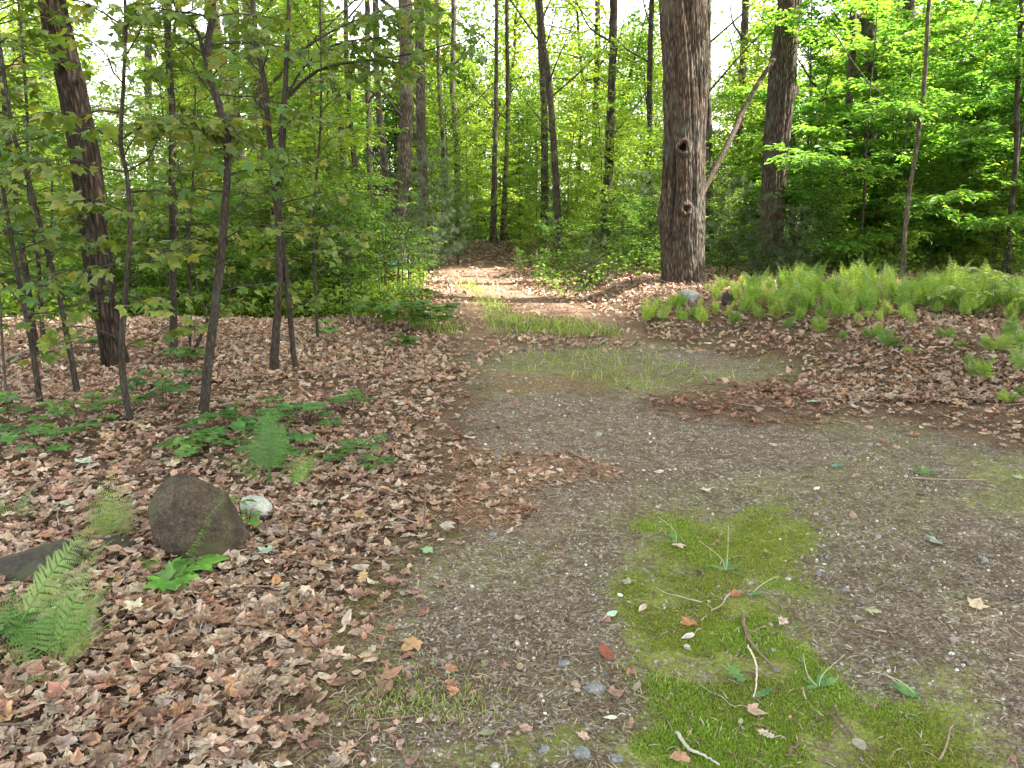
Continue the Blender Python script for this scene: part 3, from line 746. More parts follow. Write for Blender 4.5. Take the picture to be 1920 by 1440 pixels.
class Leaves:
    def __init__(s): s.P = []; s.D = []; s.N = []; s.S = []
    def put(s, P, D, Nn, S): s.P.append(P); s.D.append(D); s.N.append(Nn); s.S.append(S)
    def arrays(s): return np.concatenate(s.P), np.concatenate(s.D), np.concatenate(s.N), np.concatenate(s.S)
    def build(s, g, tmpls, pal, rng, jit=0.2, mi=0):
        P, D, Nn, S = s.arrays(); n = len(P)
        M = frames(D, Nn, S); col = pick(rng, pal, n, jit); k = rng.randint(0, len(tmpls), n)
        for i, t in enumerate(tmpls):
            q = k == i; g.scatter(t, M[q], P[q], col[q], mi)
        return n

def twig_leaves(lv, pts, rng, step, size, hang=0.15, flat=0.25, cluster=1):
    if cluster > 1: step = step / 1.0
    seg = np.linalg.norm(np.diff(pts, axis=0), axis=1); L = seg.sum()
    n = max(2, int(L / step)) * cluster
    t = np.sort(rng.rand(n)) * 0.95 + 0.05
    cs = np.concatenate([[0], np.cumsum(seg)]) / max(L, 1e-6)
    P = np.stack([np.interp(t, cs, pts[:, i]) for i in range(3)], -1)
    d = norm(pts[-1] - pts[0]); up = np.array([0, 0, 1.0]); side = norm(np.cross(d, up))
    sgn = np.where(np.arange(n) % 2 == 0, 1, -1)[:, None]
    D = d * (0.5 + 0.4 * t[:, None]) + side * sgn * 0.8 + rng.randn(n, 3) * 0.22; D[:, 2] -= hang * (0.4 + 1.2 * rng.rand(n))
    Nn = up + rng.randn(n, 3) * flat
    if cluster > 1: P = P + rng.randn(n, 3) * np.array([0.05, 0.05, 0.025])
    P = P + D * 0.02
    lv.put(P, D, Nn, size * (0.6 + 0.55 * rng.rand(n)))

def branch(g, lv, p0, d, L, r0, rng, leaf=0.08, step=0.045, droop=0.25, twigs=7, tl=0.4, hang=0.15, flat=0.25, mi=0, bcol=(1, 1, 1), start=0.15, cluster=1):
    """one slender bough with side twigs in a flat spray and its leaves"""
    d = norm(d); n = 7; t = np.linspace(0, 1, n)
    side = norm(np.cross(d, [0, 0, 1])); bend = (rng.rand() - 0.5) * 0.5
    pts = p0 + d * (L * t)[:, None] + side * (bend * L * t ** 2)[:, None]
    pts[:, 2] += -droop * L * t ** 2
    pts[1:] += rng.randn(n - 1, 3) * 0.018 * L
    tube(g, pts, np.maximum(r0 * (1 - t * 0.85), 0.0012), 4, bcol, mi)
    twig_leaves(lv, pts[3:], rng, step, leaf, hang, flat, cluster)
    for k in range(twigs):
        u = start + (0.93 - start) * (k + rng.rand() * 0.7) / twigs
        i = min(int(u * (n - 1)), n - 2); f = u * (n - 1) - i
        q = pts[i] * (1 - f) + pts[i + 1] * f
        td = norm(pts[i + 1] - pts[i]); s = side * (1 if k % 2 else -1)
        dd = norm(td * 0.65 + s * (0.6 + 0.3 * rng.rand()) + rng.randn(3) * 0.1)
        l = L * tl * (1.05 - 0.65 * u) * (0.6 + 0.7 * rng.rand())
        w = q + dd * (l * np.linspace(0, 1, 4))[:, None]; w[:, 2] -= droop * 0.6 * l * np.linspace(0, 1, 4) ** 2; w[1:] += rng.randn(3, 3) * 0.02 * l
        tube(g, w, np.linspace(max(r0 * 0.4, 0.0016), 0.001, 4), 3, bcol, mi)
        twig_leaves(lv, w, rng, step, leaf, hang, flat, cluster)

# -------- prototypes of understory trees (copied with shared meshes)
def understory_proto(seed, Ht, rad, nb, bl, leaf, pal, start=0.15, elev=20, droop=0.2, step=0.05, twigs=8, hang=0.12, flat=0.22, lean=0.3, tmpl=None, cluster=1, rt=0.03, tl=0.42):
    rng = np.random.RandomState(seed)
    gt = Geo()
    line = smooth_line([(0, 0, -0.05), (lean * rng.randn() * .3, lean * rng.randn() * .3, Ht * 0.4), (lean * rng.randn(), lean * rng.randn(), Ht)], 14, 0.03, rng)
    tube(gt, line, np.linspace(rt, rt * 0.15, 14), 7)
    gc = Geo(); lv = Leaves()
    for k in range(nb):
        u = start + (0.98 - start) * (k + rng.rand() * 0.6) / nb
        i = min(int(u * 13), 12); f = u * 13 - i; p0 = line[i] * (1 - f) + line[i + 1] * f
        az = k * 2.4 + rng.rand(); el = R(elev + rng.randn() * 12 + 25 * u ** 2)
        prof = (0.55 + 0.75 * math.sin(PI * min(1, (u - start) / (1 - start) * 0.85 + 0.15)))
        L = bl * prof * (0.7 + 0.5 * rng.rand())
        branch(gc, lv, p0, (math.cos(az) * math.cos(el), math.sin(az) * math.cos(el), math.sin(el)), L, rt * 0.35 * (1 - 0.6 * u), rng, leaf, step, droop, twigs, tl, hang, flat, mi=1, cluster=cluster)
    n = lv.build(gc, tmpl or [T_BLADE, T_BLADEW], pal, rng, 0.22)
    print('proto', seed, 'leaves', n)
    return gt.mesh('trunk', M_BARKS, True), gc.mesh('crown', [M_LEAF, M_BARKS])

PROTOS = {}
PROTOS['slender'] = [understory_proto(11, 6.5, 0, 34, 1.3, 0.095, GREEN_Y, start=0.14, cluster=2),
                     understory_proto(12, 5.0, 0, 30, 1.2, 0.09, GREEN, start=0.1, cluster=2),
                     understory_proto(13, 8.0, 0, 40, 1.5, 0.10, GREEN_Y, start=0.14, cluster=2),
                     understory_proto(14, 5.5, 0, 30, 1.3, 0.095, GREEN_Y, start=0.12, cluster=2, droop=0.3)]
PROTOS['layered'] = [understory_proto(21, 6.0, 0, 16, 2.0, 0.13, GREEN_B, start=0.12, elev=8, droop=0.12, twigs=11, hang=0.05, flat=0.2, rt=0.035, tl=0.45, cluster=3),
                     understory_proto(22, 5.0, 0, 14, 1.9, 0.125, GREEN_B, start=0.12, elev=5, droop=0.10, twigs=11, hang=0.05, flat=0.2, rt=0.03, tl=0.45, cluster=3)]
PROTOS['bush'] = [understory_proto(31, 2.2, 0, 22, 0.75, 0.07, GREEN, start=0.1, elev=35, droop=0.2, step=0.04, twigs=6, rt=0.012, lean=0.25, cluster=2),
                  understory_proto(32, 2.8, 0, 26, 0.8, 0.075, GREEN_Y, start=0.12, elev=35, droop=0.2, step=0.04, twigs=6, rt=0.014, lean=0.3, cluster=2),
                  understory_proto(33, 1.3, 0, 16, 0.5, 0.075, GREEN, start=0.08, elev=30, droop=0.2, step=0.04, twigs=5, rt=0.009, lean=0.15, cluster=2)]

def plant(kind, i, x, y, s=1.0, rz=0.0, label='', cat='tree', group=None, name='understory_tree', z=None):
    tr, cr = PROTOS[kind][i % len(PROTOS[kind])]
    root = empty(name, (x, y, float(H(x, y)) if z is None else z), label, cat, group, rz, s)
    for nm, me in (('trunk', tr), ('crown', cr)):
        o = bpy.data.objects.new(nm, me); coll().link(o); o.parent = root
    return root

# -------- high canopy crowns
def canopy_proto(seed, rad, ht, n, pal, leaf=0.13):
    rng = np.random.RandomState(seed)
    g = Geo()
    nc = 130
    d = norm(rng.randn(nc, 3)); rr = rng.rand(nc) ** 0.45
    C = d * rr[:, None] * np.array([rad, rad, ht / 2]); C[:, 2] += ht * 0.45
    per = n // nc
    P = (C[:, None] + rng.randn(nc, per, 3) * np.array([0.55, 0.55, 0.2]) * rad / 3.5).reshape(-1, 3)
    D = rng.randn(len(P), 3); D[:, 2] = D[:, 2] * 0.4 - 0.2
    Nn = np.array([0, 0, 1.0]) + rng.randn(len(P), 3) * 0.45
    M = frames(D, Nn, leaf * (0.7 + 0.6 * rng.rand(len(P)))); col = pick(rng, pal, len(P), 0.22)
    g.scatter(T_BLADEW, M, P, col)
    for c in C[::3]:
        a = np.array([0, 0, ht * (0.0 + 0.5 * rng.rand())]); m = (a + c) / 2 + np.array([0, 0, 0.25]) + rng.randn(3) * 0.2
        tube(g, smooth_line([a, m, c], 6), np.linspace(0.05, 0.008, 6), 4, (1, 1, 1), 1)
    return g.mesh('crown', [M_CANOPY, M_BARK])
CANOPY = [canopy_proto(41, 3.4, 6.0, 9000, GREEN_Y), canopy_proto(42, 3.0, 7.0, 8000, GREEN), canopy_proto(43, 3.8, 5.5, 9500, GREEN_Y)]

def far_proto(seed, Ht, rad, n, pal, leaf=0.12, low=0.08):
    rng = np.random.RandomState(seed); gt = Geo()
    line = smooth_line([(0, 0, -0.3), (rng.randn() * .2, rng.randn() * .2, Ht * .5), (rng.randn() * .4, rng.randn() * .4, Ht)], 14, 0.05, rng)
    tube(gt, line, np.linspace(0.09, 0.02, 14), 7); gc = Geo(); P = []
    nb = 46; per = n // nb
    for k in range(nb):
        u = low + (0.98 - low) * (k + rng.rand()) / nb; az = k * 2.4 + rng.rand(); L = rad * (0.35 + 0.75 * rng.rand()) * (1.1 - 0.5 * u)
        i = min(int(u * 13), 12); p0 = line[i]; d = np.array([math.cos(az), math.sin(az), 0.25])
        pts = p0 + d * (L * np.linspace(0, 1, 6))[:, None]; pts[:, 2] -= 0.15 * L * np.linspace(0, 1, 6) ** 2
        tube(gc, pts, np.linspace(0.025, 0.005, 6), 4, (1, 1, 1), 1)
        t = rng.rand(per) ** 0.7; q = p0 + d * (L * t)[:, None]; q[:, 2] -= 0.15 * L * t ** 2
        w = 0.12 + 0.32 * np.sin(PI * np.clip(t, 0.1, 0.9)); side = np.array([-d[1], d[0], 0])
        q = q + side * (rng.randn(per) * w * 0.8)[:, None] + np.stack([np.zeros(per), np.zeros(per), rng.randn(per) * 0.26], -1); P.append(q)
    P = np.concatenate(P); D = rng.randn(len(P), 3); D[:, 2] = D[:, 2] * 0.3 - 0.15
    M = frames(D, np.array([0, 0, 1.0]) + rng.randn(len(P), 3) * 0.75, leaf * (0.6 + 0.7 * rng.rand(len(P))))
    gc.scatter(T_BLADEW, M, P, pick(rng, pal, len(P), 0.25))
    return gt.mesh('trunk', M_BARK, True), gc.mesh('crown', [M_LEAF, M_BARK])
PROTOS['far'] = [far_proto(71, 9, 2.3, 7000, GREEN_Y), far_proto(72, 7.5, 2.1, 6500, GREEN), far_proto(73, 10.5, 2.5, 8000, GREEN_Y, 0.13), far_proto(74, 8, 2.2, 6000, GREEN_Y, 0.12, 0.3)]

# -------- trunks traced from the photograph
def traced_line(pts, Y=None, base=True, Yend=None):
    """pts: (px,py,width px). First point stands on the ground; returns world polyline, radii, base"""
    if Y is None:
        b = gp(pts[0][0], pts[0][1]); Y = b[1]
    P = []; Rr = []
    Ye = Yend if Yend is not None else Y
    for k, (px, py, w) in enumerate(pts):
        yy = Y + (Ye - Y) * k / max(1, len(pts) - 1)
        q = at(px, py, yy); f = q[1] * CP - (q[2] - CAM_H) * SP
        P.append(q); Rr.append(w / 2 * f / FPX)
    P = np.array(P); Rr = np.array(Rr)
    if base:
        g0 = float(H(P[0][0], P[0][1]))
        # the foot: run straight down into the ground
        if P[0][2] > g0 + 0.02:
            dirn = (P[0] - P[1]); foot = P[0] + dirn * ((P[0][2] - g0) / max(0.05, -dirn[2])) * 0.5; foot[2] = g0
            P = np.concatenate([[foot], P]); Rr = np.concatenate([[Rr[0] * 1.15], Rr])
        P[0][2] = g0 - 0.04
    return P, Rr

def extend_up(P, Rr, top):
    d = norm(P[-1] - P[-2]) if P[-1][2] > P[-2][2] else np.array([0, 0, 1.0])
    d = norm(d * np.array([0.5, 0.5, 1])); h = top - P[-1][2]
    if h <= 0.3: return P, Rr
    e1 = P[-1] + d * h * 0.5 / max(d[2], .3); e2 = P[-1] + d * h / max(d[2], .3)
    return np.concatenate([P, [e1, e2]]), np.concatenate([Rr, [Rr[-1] * 0.8, Rr[-1] * 0.45]])

def trunk_mesh(P, Rr, rng, mat, sides=10, n=None, rough=0.05, flare=1.0, base=None):
    base = P[0] if base is None else base
    seglen = np.linalg.norm(np.diff(P, axis=0), axis=1).sum()
    n = n or int(max(16, seglen * 6))
    L = smooth_line(np.concatenate([P, Rr[:, None]], 1), n)
    pts = L[:, :3] - base; rad = np.maximum(L[:, 3], 0.003)
    pts[1:] += rng.randn(n - 1, 3) * rad[1:, None] * 0.08
    hgt = pts[:, 2]; rad = rad * (1 + flare * 0.35 * np.exp(-np.maximum(hgt, 0) / (rad * 2.2)))
    g = Geo(); tube(g, pts, rad, sides, (1, 1, 1), 0, rough, rng)
    return g, pts, rad

# big, ridged trunk with real bark relief
def ridged_trunk(P, Rr, seed, nseg=420, sides=180, amp=0.10, flare=0.25):
    rng = np.random.RandomState(seed)
    base = P[0].copy()
    L = smooth_line(np.concatenate([P, Rr[:, None]], 1), nseg)
    pts = L[:, :3] - base; rad = L[:, 3]
    z = pts[:, 2][:, None]; th = (np.arange(sides) * 2 * PI / sides)[None]
    cx, sx = np.cos(th), np.sin(th)
    def pn(f, fz, sd, o=3):       # seamless noise around the trunk
        s = 0; a = 1; tot = 0
        for k in range(o):
            u = (cx * f + 31.7) * 2 ** k; v = (sx * f + 17.3) * 2 ** k; w = z * fz * 2 ** k
            s = s + a * vnoise(u + w * 0.37 + 50, v + w + 50, sd + k); tot += a; a *= 0.5
        return s / tot
    twist = 0.25 * (pn(1.2, 1.2, seed) - 0.5)
    th2 = th + twist
    cx, sx = np.cos(th2), np.sin(th2)
    rid = 1 - np.abs(2 * pn(5.5, 0.9, seed + 3, 2) - 1) * 2.2
    rid2 = 1 - np.abs(2 * pn(13, 2.4, seed + 7, 2) - 1) * 2.0
    plate = pn(9, 7.0, seed + 13, 2) - 0.5
    big = pn(1.5, 0.7, seed + 19, 2) - 0.5
    disp = amp * (0.55 * np.clip(rid, -0.6, 1) + 0.35 * np.clip(rid2, -0.6, 1) + 0.35 * plate) + 0.22 * big
    fl = 1 + flare * np.exp(-np.maximum(z, 0) / 0.35) * (1 + 0.5 * np.cos(th * 5 + seed))
    r = rad[:, None] * (1 + disp - amp * 0.5) * fl
    return base, pts, rad, r, th

def ring_mesh(pts, r, th):
    n, s = r.shape
    V = np.zeros((n, s, 3)); V[..., 0] = pts[:, 0][:, None] + r * np.sin(th); V[..., 1] = pts[:, 1][:, None] - r * np.cos(th); V[..., 2] = pts[:, 2][:, None]
    i = np.arange(n - 1)[:, None] * s; j = np.arange(s)[None]; k = (j + 1) % s
    F = np.stack([i + j, i + k, i + s + k, i + s + j], -1).reshape(-1, 4)
    return V.reshape(-1, 3), F

def canopy_on(root, top, k, s=1.0, rz=0.0, off=(0, 0)):
    o = bpy.data.objects.new('crown', CANOPY[k % 3]); coll().link(o); o.parent = root
    o.location = (top[0] + off[0], top[1] + off[1], top[2] - 3.2 * s); o.rotation_euler = (0, 0, rz); o.scale = (s, s, s)
    return o

# the old maple right of the path
def old_maple():
    pts = [(1281, 566, 80), (1281, 500, 76), (1279, 400, 86), (1281, 330, 84), (1283, 200, 84), (1282, 100, 88), (1281, 0, 92)]
    P, Rr = traced_line(pts, Y=11.9); Rr = Rr * 0.95
    P, Rr = extend_up(P, Rr, 10.5); Rr[-1] = 0.2; Rr[-2] = 0.28
    base, lp, rad, r, th = ridged_trunk(P, Rr, 5, nseg=620, sides=220, amp=0.12, flare=0.10)
    z = lp[:, 2][:, None]
    dth = (th + PI) % (2 * PI) - PI      # 0 faces the camera
    def zof(py):
        return at(1280, py, 11.9)[2] - base[2]
    def bump(t0, z0, st, sz): return np.exp(-((dth - t0) / st) ** 2 - ((z - z0) / sz) ** 2)
    # left swelling with the long seam beside it
    r = r + 0.075 * bump(-1.25, zof(405), 0.5, 0.28) 
    r = r + 0.03 * bump(-1.0, zof(330), 0.5, 0.3)
    r = r - 0.085 * np.exp(-((dth + 0.72 + 0.10 * np.sin(z * 3)) / 0.075) ** 2) * sm((2.3 - z) / 0.4) * sm((z - 0.35) / 0.3)
    r = r - 0.05 * np.exp(-((dth + 1.0 - 0.1 * np.sin(z * 4)) / 0.06) ** 2) * sm((2.9 - z) / 0.5) * sm((z - 0.9) / 0.3)
    V = None
    zk = [(zof(279), -0.24, 0.13, 0.10), (zof(391), -0.04, 0.105, 0.06)]
    for (zz, t0, rr, dp) in zk:
        rr0 = 0.33
        q = np.sqrt(((dth - t0) * rr0) ** 2 + (z - zz) ** 2)
        r = r + 0.05 * np.exp(-((q - rr * 0.62) / (rr * 0.33)) ** 2) - dp * np.exp(-(q / (rr * 0.42)) ** 4)
        r = r + 0.03 * np.exp(-(((dth - t0) * rr0) / 0.12) ** 2 - ((z - zz + 0.10) / 0.13) ** 2)
    V, F = ring_mesh(lp, r, th)
    # colour: reddish brown inner-bark streaks on the left, greyer on the right
    zc = np.broadcast_to(z, r.shape); tt = np.broadcast_to(dth, r.shape)
    red = sm((0.35 - tt) / 0.5) * sm((tt + 1.9) / 0.4) * (0.45 + 0.9 * fbm(tt * 4 + 20, zc * 1.2 + 7, 17)) * (0.75 + 0.25 * sm((2.2 - zc) / 1.2))
    red = np.clip(red, 0, 1)[..., None]
    col = np.array([1.0, 1.0, 0.98]) * (1 - red) + np.array([0.95, 0.84, 0.78]) * red
    root = empty('old_maple_tree', base, 'thick old maple with furrowed bark and two knot holes right of the path', 'tree')
    g = Geo(); g.add(V, None, F, col.reshape(-1, 3))
    g.obj('trunk', M_BARKR, root, True)
    # knot lips: swollen collars round the two holes
    rng = np.random.RandomState(3)
    for (zz, t0, rr, dp) in zk:
        i = int(np.argmin(np.abs(lp[:, 2] - zz))); c = lp[i]
        R0 = rad[i] * 1.0
        g = Geo(); m = 28; a = np.linspace(0, 2 * PI, m, endpoint=False)
        ringr = rr * 0.62 * (1 + 0.12 * np.sin(a * 3 + t0 * 9) + 0.1 * (rng.rand(m) - .5))
        loop = []
        for q_, rq in zip(a, ringr):
            tt_ = t0 + rq * math.cos(q_) * 0.85 / R0; zq = zz + rq * math.sin(q_) * 1.15
            rad_o = R0 + 0.045
            loop.append((c[0] + rad_o * math.sin(tt_), c[1] - rad_o * math.cos(tt_), zq))
        loop = np.array(loop)
        # closed torus
        cen = loop.mean(0); outw = norm(np.array([math.sin(t0), -math.cos(t0), 0]))
        s = 10; b = np.arange(s) * 2 * PI / s; tr = rr * 0.24
        Vt = []
        for p_ in loop:
            ro = norm(p_ - cen)
            for bb in b: Vt.append(p_ + tr * (0.85 + 0.3 * rng.rand()) * (ro * math.cos(bb) + outw * math.sin(bb)))
        i_ = np.arange(m)[:, None]; j_ = np.arange(s)[None]
        F4 = np.stack([i_ * s + j_, ((i_ + 1) % m) * s + j_, ((i_ + 1) % m) * s + (j_ + 1) % s, i_ * s + (j_ + 1) % s], -1).reshape(-1, 4)
        g.add(np.array(Vt), None, F4, (1.25, 1.02, 0.9))
        o = g.obj('knot', M_BARKR, root, True)
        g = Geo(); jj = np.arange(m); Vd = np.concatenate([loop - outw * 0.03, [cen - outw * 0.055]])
        g.add(Vd, np.stack([jj, (jj + 1) % m, np.full(m, m)], -1), None, (0.12, 0.1, 0.08) if dp > 0.07 else (0.7, 0.6, 0.5))  # shade of the deeper hole is put into its dark colour
        g.obj('hollow', M_BARKR, o, True)
    top = P[-1] - base
    canopy_on(root, top, 0, 0.95)
old_maple()

def second_maple():
    pts = [(1446, 520, 62), (1446, 470, 54), (1448, 400, 47), (1453, 300, 50), (1462, 200, 54), (1470, 100, 52), (1480, 0, 50)]
    P, Rr = traced_line(pts, Y=14.0); Rr = Rr * 0.9; P, Rr = extend_up(P, Rr, 11)
    base, lp, rad, r, th = ridged_trunk(P, Rr, 9, nseg=460, sides=150, amp=0.16, flare=0.12)
    dth = (th + PI) % (2 * PI) - PI; z = lp[:, 2][:, None]
    zb = at(1490, 170, 14.0)[2] - base[2]
    r = r + 0.09 * np.exp(-((dth - 1.4) / 0.35) ** 2 - ((z - zb) / 0.12) ** 2)
    r = r + 0.05 * np.exp(-((dth + 1.4) / 0.3) ** 2 - ((z - zb - 0.4) / 0.15) ** 2)
    V, F = ring_mesh(lp, r, th)
    root = empty('maple_tree', base, 'grey rough-barked maple trunk leaning slightly right behind the old thick maple', 'tree')
    zc = np.broadcast_to(z, r.shape); red = (sm((1.8 - zc) / 0.8) * 0.8)[..., None]
    col = np.array([0.85, 0.85, 0.82]) * (1 - red) + np.array([1.0, 0.72, 0.62]) * red
    g = Geo(); g.add(V, None, F, col.reshape(-1, 3)); g.obj('trunk', M_BARKR, root, True)
    canopy_on(root, P[-1] - base + np.array([0, 0, 2.0]), 2, 0.7, 1.0)
second_maple()

def left_maple():
    pts = [(218, 688, 62), (205, 620, 50), (188, 520, 58), (172, 400, 58), (160, 300, 60), (142, 200, 58), (122, 110, 56), (103, 30, 52), (97, 0, 52)]
    P, Rr = traced_line(pts); Rr = Rr * 0.84; P, Rr = extend_up(P, Rr, 9)
    base, lp, rad, r, th = ridged_trunk(P, Rr, 14, nseg=460, sides=130, amp=0.2, flare=0.0)
    V, F = ring_mesh(lp, r, th)
    root = empty('leaning_maple_tree', base, 'dark furrowed maple trunk leaning left behind the thin saplings', 'tree')
    g = Geo(); g.add(V, None, F, (0.55, 0.5, 0.47)); g.obj('trunk', M_BARKR, root, True)
    canopy_on(root, P[-1] - base, 0, 0.9, 1.6)
left_maple()

# the dead limb leaning between the two maples
def leaning_limb():
    a = at(1322, 352, 12.5); b = at(1372, 255, 12.8); c = at(1408, 180, 13.2); d = at(1453, 108, 13.75)
    P = np.array([a + (a - b) * 0.05, a, b, c, d]); rng = np.random.RandomState(4)
    foot = at(1300, 400, 12.35)
    P = np.concatenate([[foot], P])
    low = at(1262, 500, 12.45); P = np.concatenate([[low], P])
    g, _, _ = trunk_mesh(P, np.array([0.03, 0.042, 0.047, 0.047, 0.042, 0.04, 0.035]), rng, M_DEADWOOD, 10, 40, 0.12, 0, base=a)
    o = g.obj('dead_branch', M_DEADWOOD, None, True, a)
    tag(o, 'bare dead branch leaning up from the old maple to the grey trunk', 'branch')
leaning_limb()

# -------- background trunks: (label, depth, traced pixels)
BGT = [
    ('pale grey trunk bending above the pine bush left of the path', 17.0, [(741, 540, 34), (745, 430, 30), (757, 320, 27), (763, 200, 26), (760, 60, 26), (760, 0, 25)], 0.62),
    ('straight dark trunk just right of the pale bending trunk', 20.5, [(795, 500, 22), (793, 340, 21), (789, 230, 19), (788, 130, 18), (786, 0, 18)], 0.55),
    ('thin dark trunk second left of the pale bending trunk', 22.0, [(696, 480, 12), (693, 320, 11), (690, 150, 10), (688, 0, 10)], 0.4),
    ('slim curving trunk first left of the pale bending trunk', 21.0, [(726, 480, 14), (721, 320, 12), (711, 210, 12), (706, 120, 12), (704, 0, 12)], 0.45),
    ('thin leaning trunk behind the pine bush', 24.0, [(834, 440, 8), (831, 280, 8), (824, 170, 7), (820, 0, 7)], 0.45),
    ('slim forked-looking trunk above the pine bush', 25.0, [(858, 440, 11), (856, 280, 11), (848, 160, 10), (851, 60, 9), (850, 0, 9)], 0.45),
    ('mossy trunk standing left at the end of the path', 22.3, [(926, 486, 17), (925, 430, 13), (927, 330, 10), (930, 200, 8), (931, 0, 7)], 0.5),
    ('dark trunk standing right at the end of the path', 22.5, [(948, 486, 17), (945, 430, 13), (948, 330, 9), (952, 200, 8), (950, 0, 7)], 0.45),
    ('straight slim trunk behind, left of the two close trunks beyond the path', 21.0, [(1022, 500, 15), (1021, 330, 14), (1020, 200, 13), (1014, 80, 12), (1010, 0, 12)], 0.45),
    ('slim trunk bending left, right one of the two close trunks', 18.5, [(1049, 530, 15), (1046, 420, 14), (1040, 300, 13), (1032, 190, 12), (1021, 100, 13), (1012, 0, 12)], 0.4),
    ('dark straight trunk with a side limb midway to the old maple', 20.0, [(1135, 520, 20), (1138, 400, 18), (1143, 270, 18), (1147, 160, 15), (1152, 0, 15)], 0.35),
    ('short thick background trunk half hidden by yellow leaves', 27.0, [(1112, 470, 16), (1115, 340, 15), (1117, 230, 14), (1120, 120, 12), (1120, 0, 10)], 0.5),
    ('slim dark trunk nearest to the left of the old maple', 19.0, [(1214, 540, 13), (1215, 380, 12), (1218, 230, 11), (1219, 100, 10), (1222, 0, 10)], 0.35),
    ('thin spotted trunk half hidden behind the old maple', 15.5, [(1334, 540, 14), (1331, 420, 14), (1329, 300, 13), (1328, 150, 12), (1327, 0, 12)], 0.5),
    ('slim trunk between the two big maples behind the dead branch', 22.0, [(1378, 420, 15), (1382, 300, 15), (1389, 200, 14), (1395, 90, 14), (1398, 0, 13)], 0.5),
    ('slim trunk right behind the grey leaning maple', 19.0, [(1486, 440, 13), (1486, 280, 11), (1488, 150, 11), (1492, 0, 10)], 0.5),
    ('slim trunk in the right thicket standing alone above the ferns', 16.0, [(1572, 560, 16), (1576, 480, 15), (1583, 350, 15), (1592, 190, 14), (1600, 60, 13), (1601, 0, 13)], 0.5),
    ('broad brown trunk high in the right thicket', 18.0, [(1632, 560, 30), (1632, 400, 28), (1632, 250, 27), (1631, 100, 26), (1632, 0, 26)], 0.5),
    ('brown trunk right of the broad one near the top edge', 20.0, [(1690, 520, 24), (1696, 300, 22), (1702, 100, 20), (1704, 0, 20)], 0.5),
    ('crooked brown trunk leaning right behind the right foliage', 18.0, [(1812, 540, 24), (1822, 370, 22), (1840, 220, 20), (1856, 110, 18), (1868, 0, 18)], 0.5),
    ('thin pale grey trunk rising from the ferns', 12.0, [(1688, 545, 9), (1693, 500, 9), (1700, 400, 8), (1722, 250, 8), (1735, 130, 8), (1742, 0, 7)], 0.7),
    ('slim dark stem curving up near the right edge', 12.5, [(1885, 560, 9), (1893, 430, 9), (1905, 300, 9), (1908, 160, 8), (1916, 0, 8)], 0.4),
    ('pale leaning trunk behind the left saplings', 14.0, [(470, 560, 18), (462, 420, 17), (450, 290, 18), (425, 170, 19), (405, 60, 21), (396, 0, 22)], 1.2),
    ('tall grey trunk behind the forked sapling', 13.0, [(497, 560, 22), (495, 400, 20), (492, 260, 20), (482, 160, 22), (470, 60, 24), (466, 0, 25)], 0.75),
    ('straight grey background trunk left of the forked sapling', 16.0, [(448, 520, 14), (445, 300, 16), (440, 150, 18), (436, 0, 20)], 0.7),
    ('dark trunk behind the leafy left thicket', 18.0, [(640, 500, 16), (644, 300, 14), (632, 180, 16), (610, 90, 15), (600, 0, 15)], 0.45),
    ('slim stem behind the left thicket near the wire hoop', 17.0, [(678, 520, 10), (672, 380, 12), (660, 260, 9), (650, 120, 9), (648, 0, 8)], 0.45),
    ('faint dark trunk at the far left behind the thicket', 20.0, [(280, 500, 14), (284, 350, 13), (278, 200, 13), (276, 0, 13)], 0.5),
    ('faint slim trunk far behind the leaning maple', 24.0, [(30, 500, 16), (36, 300, 15), (40, 100, 15), (42, 0, 14)], 0.5),
]
rng0 = np.random.RandomState(100)
for i, (lab, Y, pts, tint) in enumerate(BGT):
    P, Rr = traced_line(pts, Y=Y, Yend=None)
    P, Rr = extend_up(P, Rr, 10.5 + 3 * rng0.rand() if pts[0][2] > 9 else 6)
    base = P[0].copy()
    root = empty('background_tree', base, lab, 'tree')
    g, lp, rad = trunk_mesh(P, Rr, rng0, M_BARK, 12, None, 0.16, 0.7)
    col = np.concatenate(g.C) * (tint / 0.55) * np.array([1, 0.97, 0.93]); g.C = [col.astype(np.float32)]
    # a few upper limbs
    for k in range(5):
        q = int(len(lp) * (0.35 + 0.12 * k)); q = min(q, len(lp) - 2); az = rng0.rand() * 2 * PI; L = 0.8 + 1.2 * rng0.rand()
        if rad[q] < 0.03 or lp[q][2] < 2.2: continue
        d = np.array([math.cos(az), math.sin(az) * 0.6, 0.8]); c = lp[q]
        tube(g, smooth_line([c, c + d * L * 0.5 + rng0.randn(3) * .08, c + d * L + np.array([0, 0, .2])], 7), np.linspace(rad[q] * 0.35, 0.008, 7), 5, col[0])
    g.obj('trunk', M_BARK, root, True)
    if pts[0][2] > 9:
        canopy_on(root, lp[-1] + np.array([0, 0, 1.5]), i, 0.4 + 0.25 * rng0.rand(), rng0.rand() * 6)

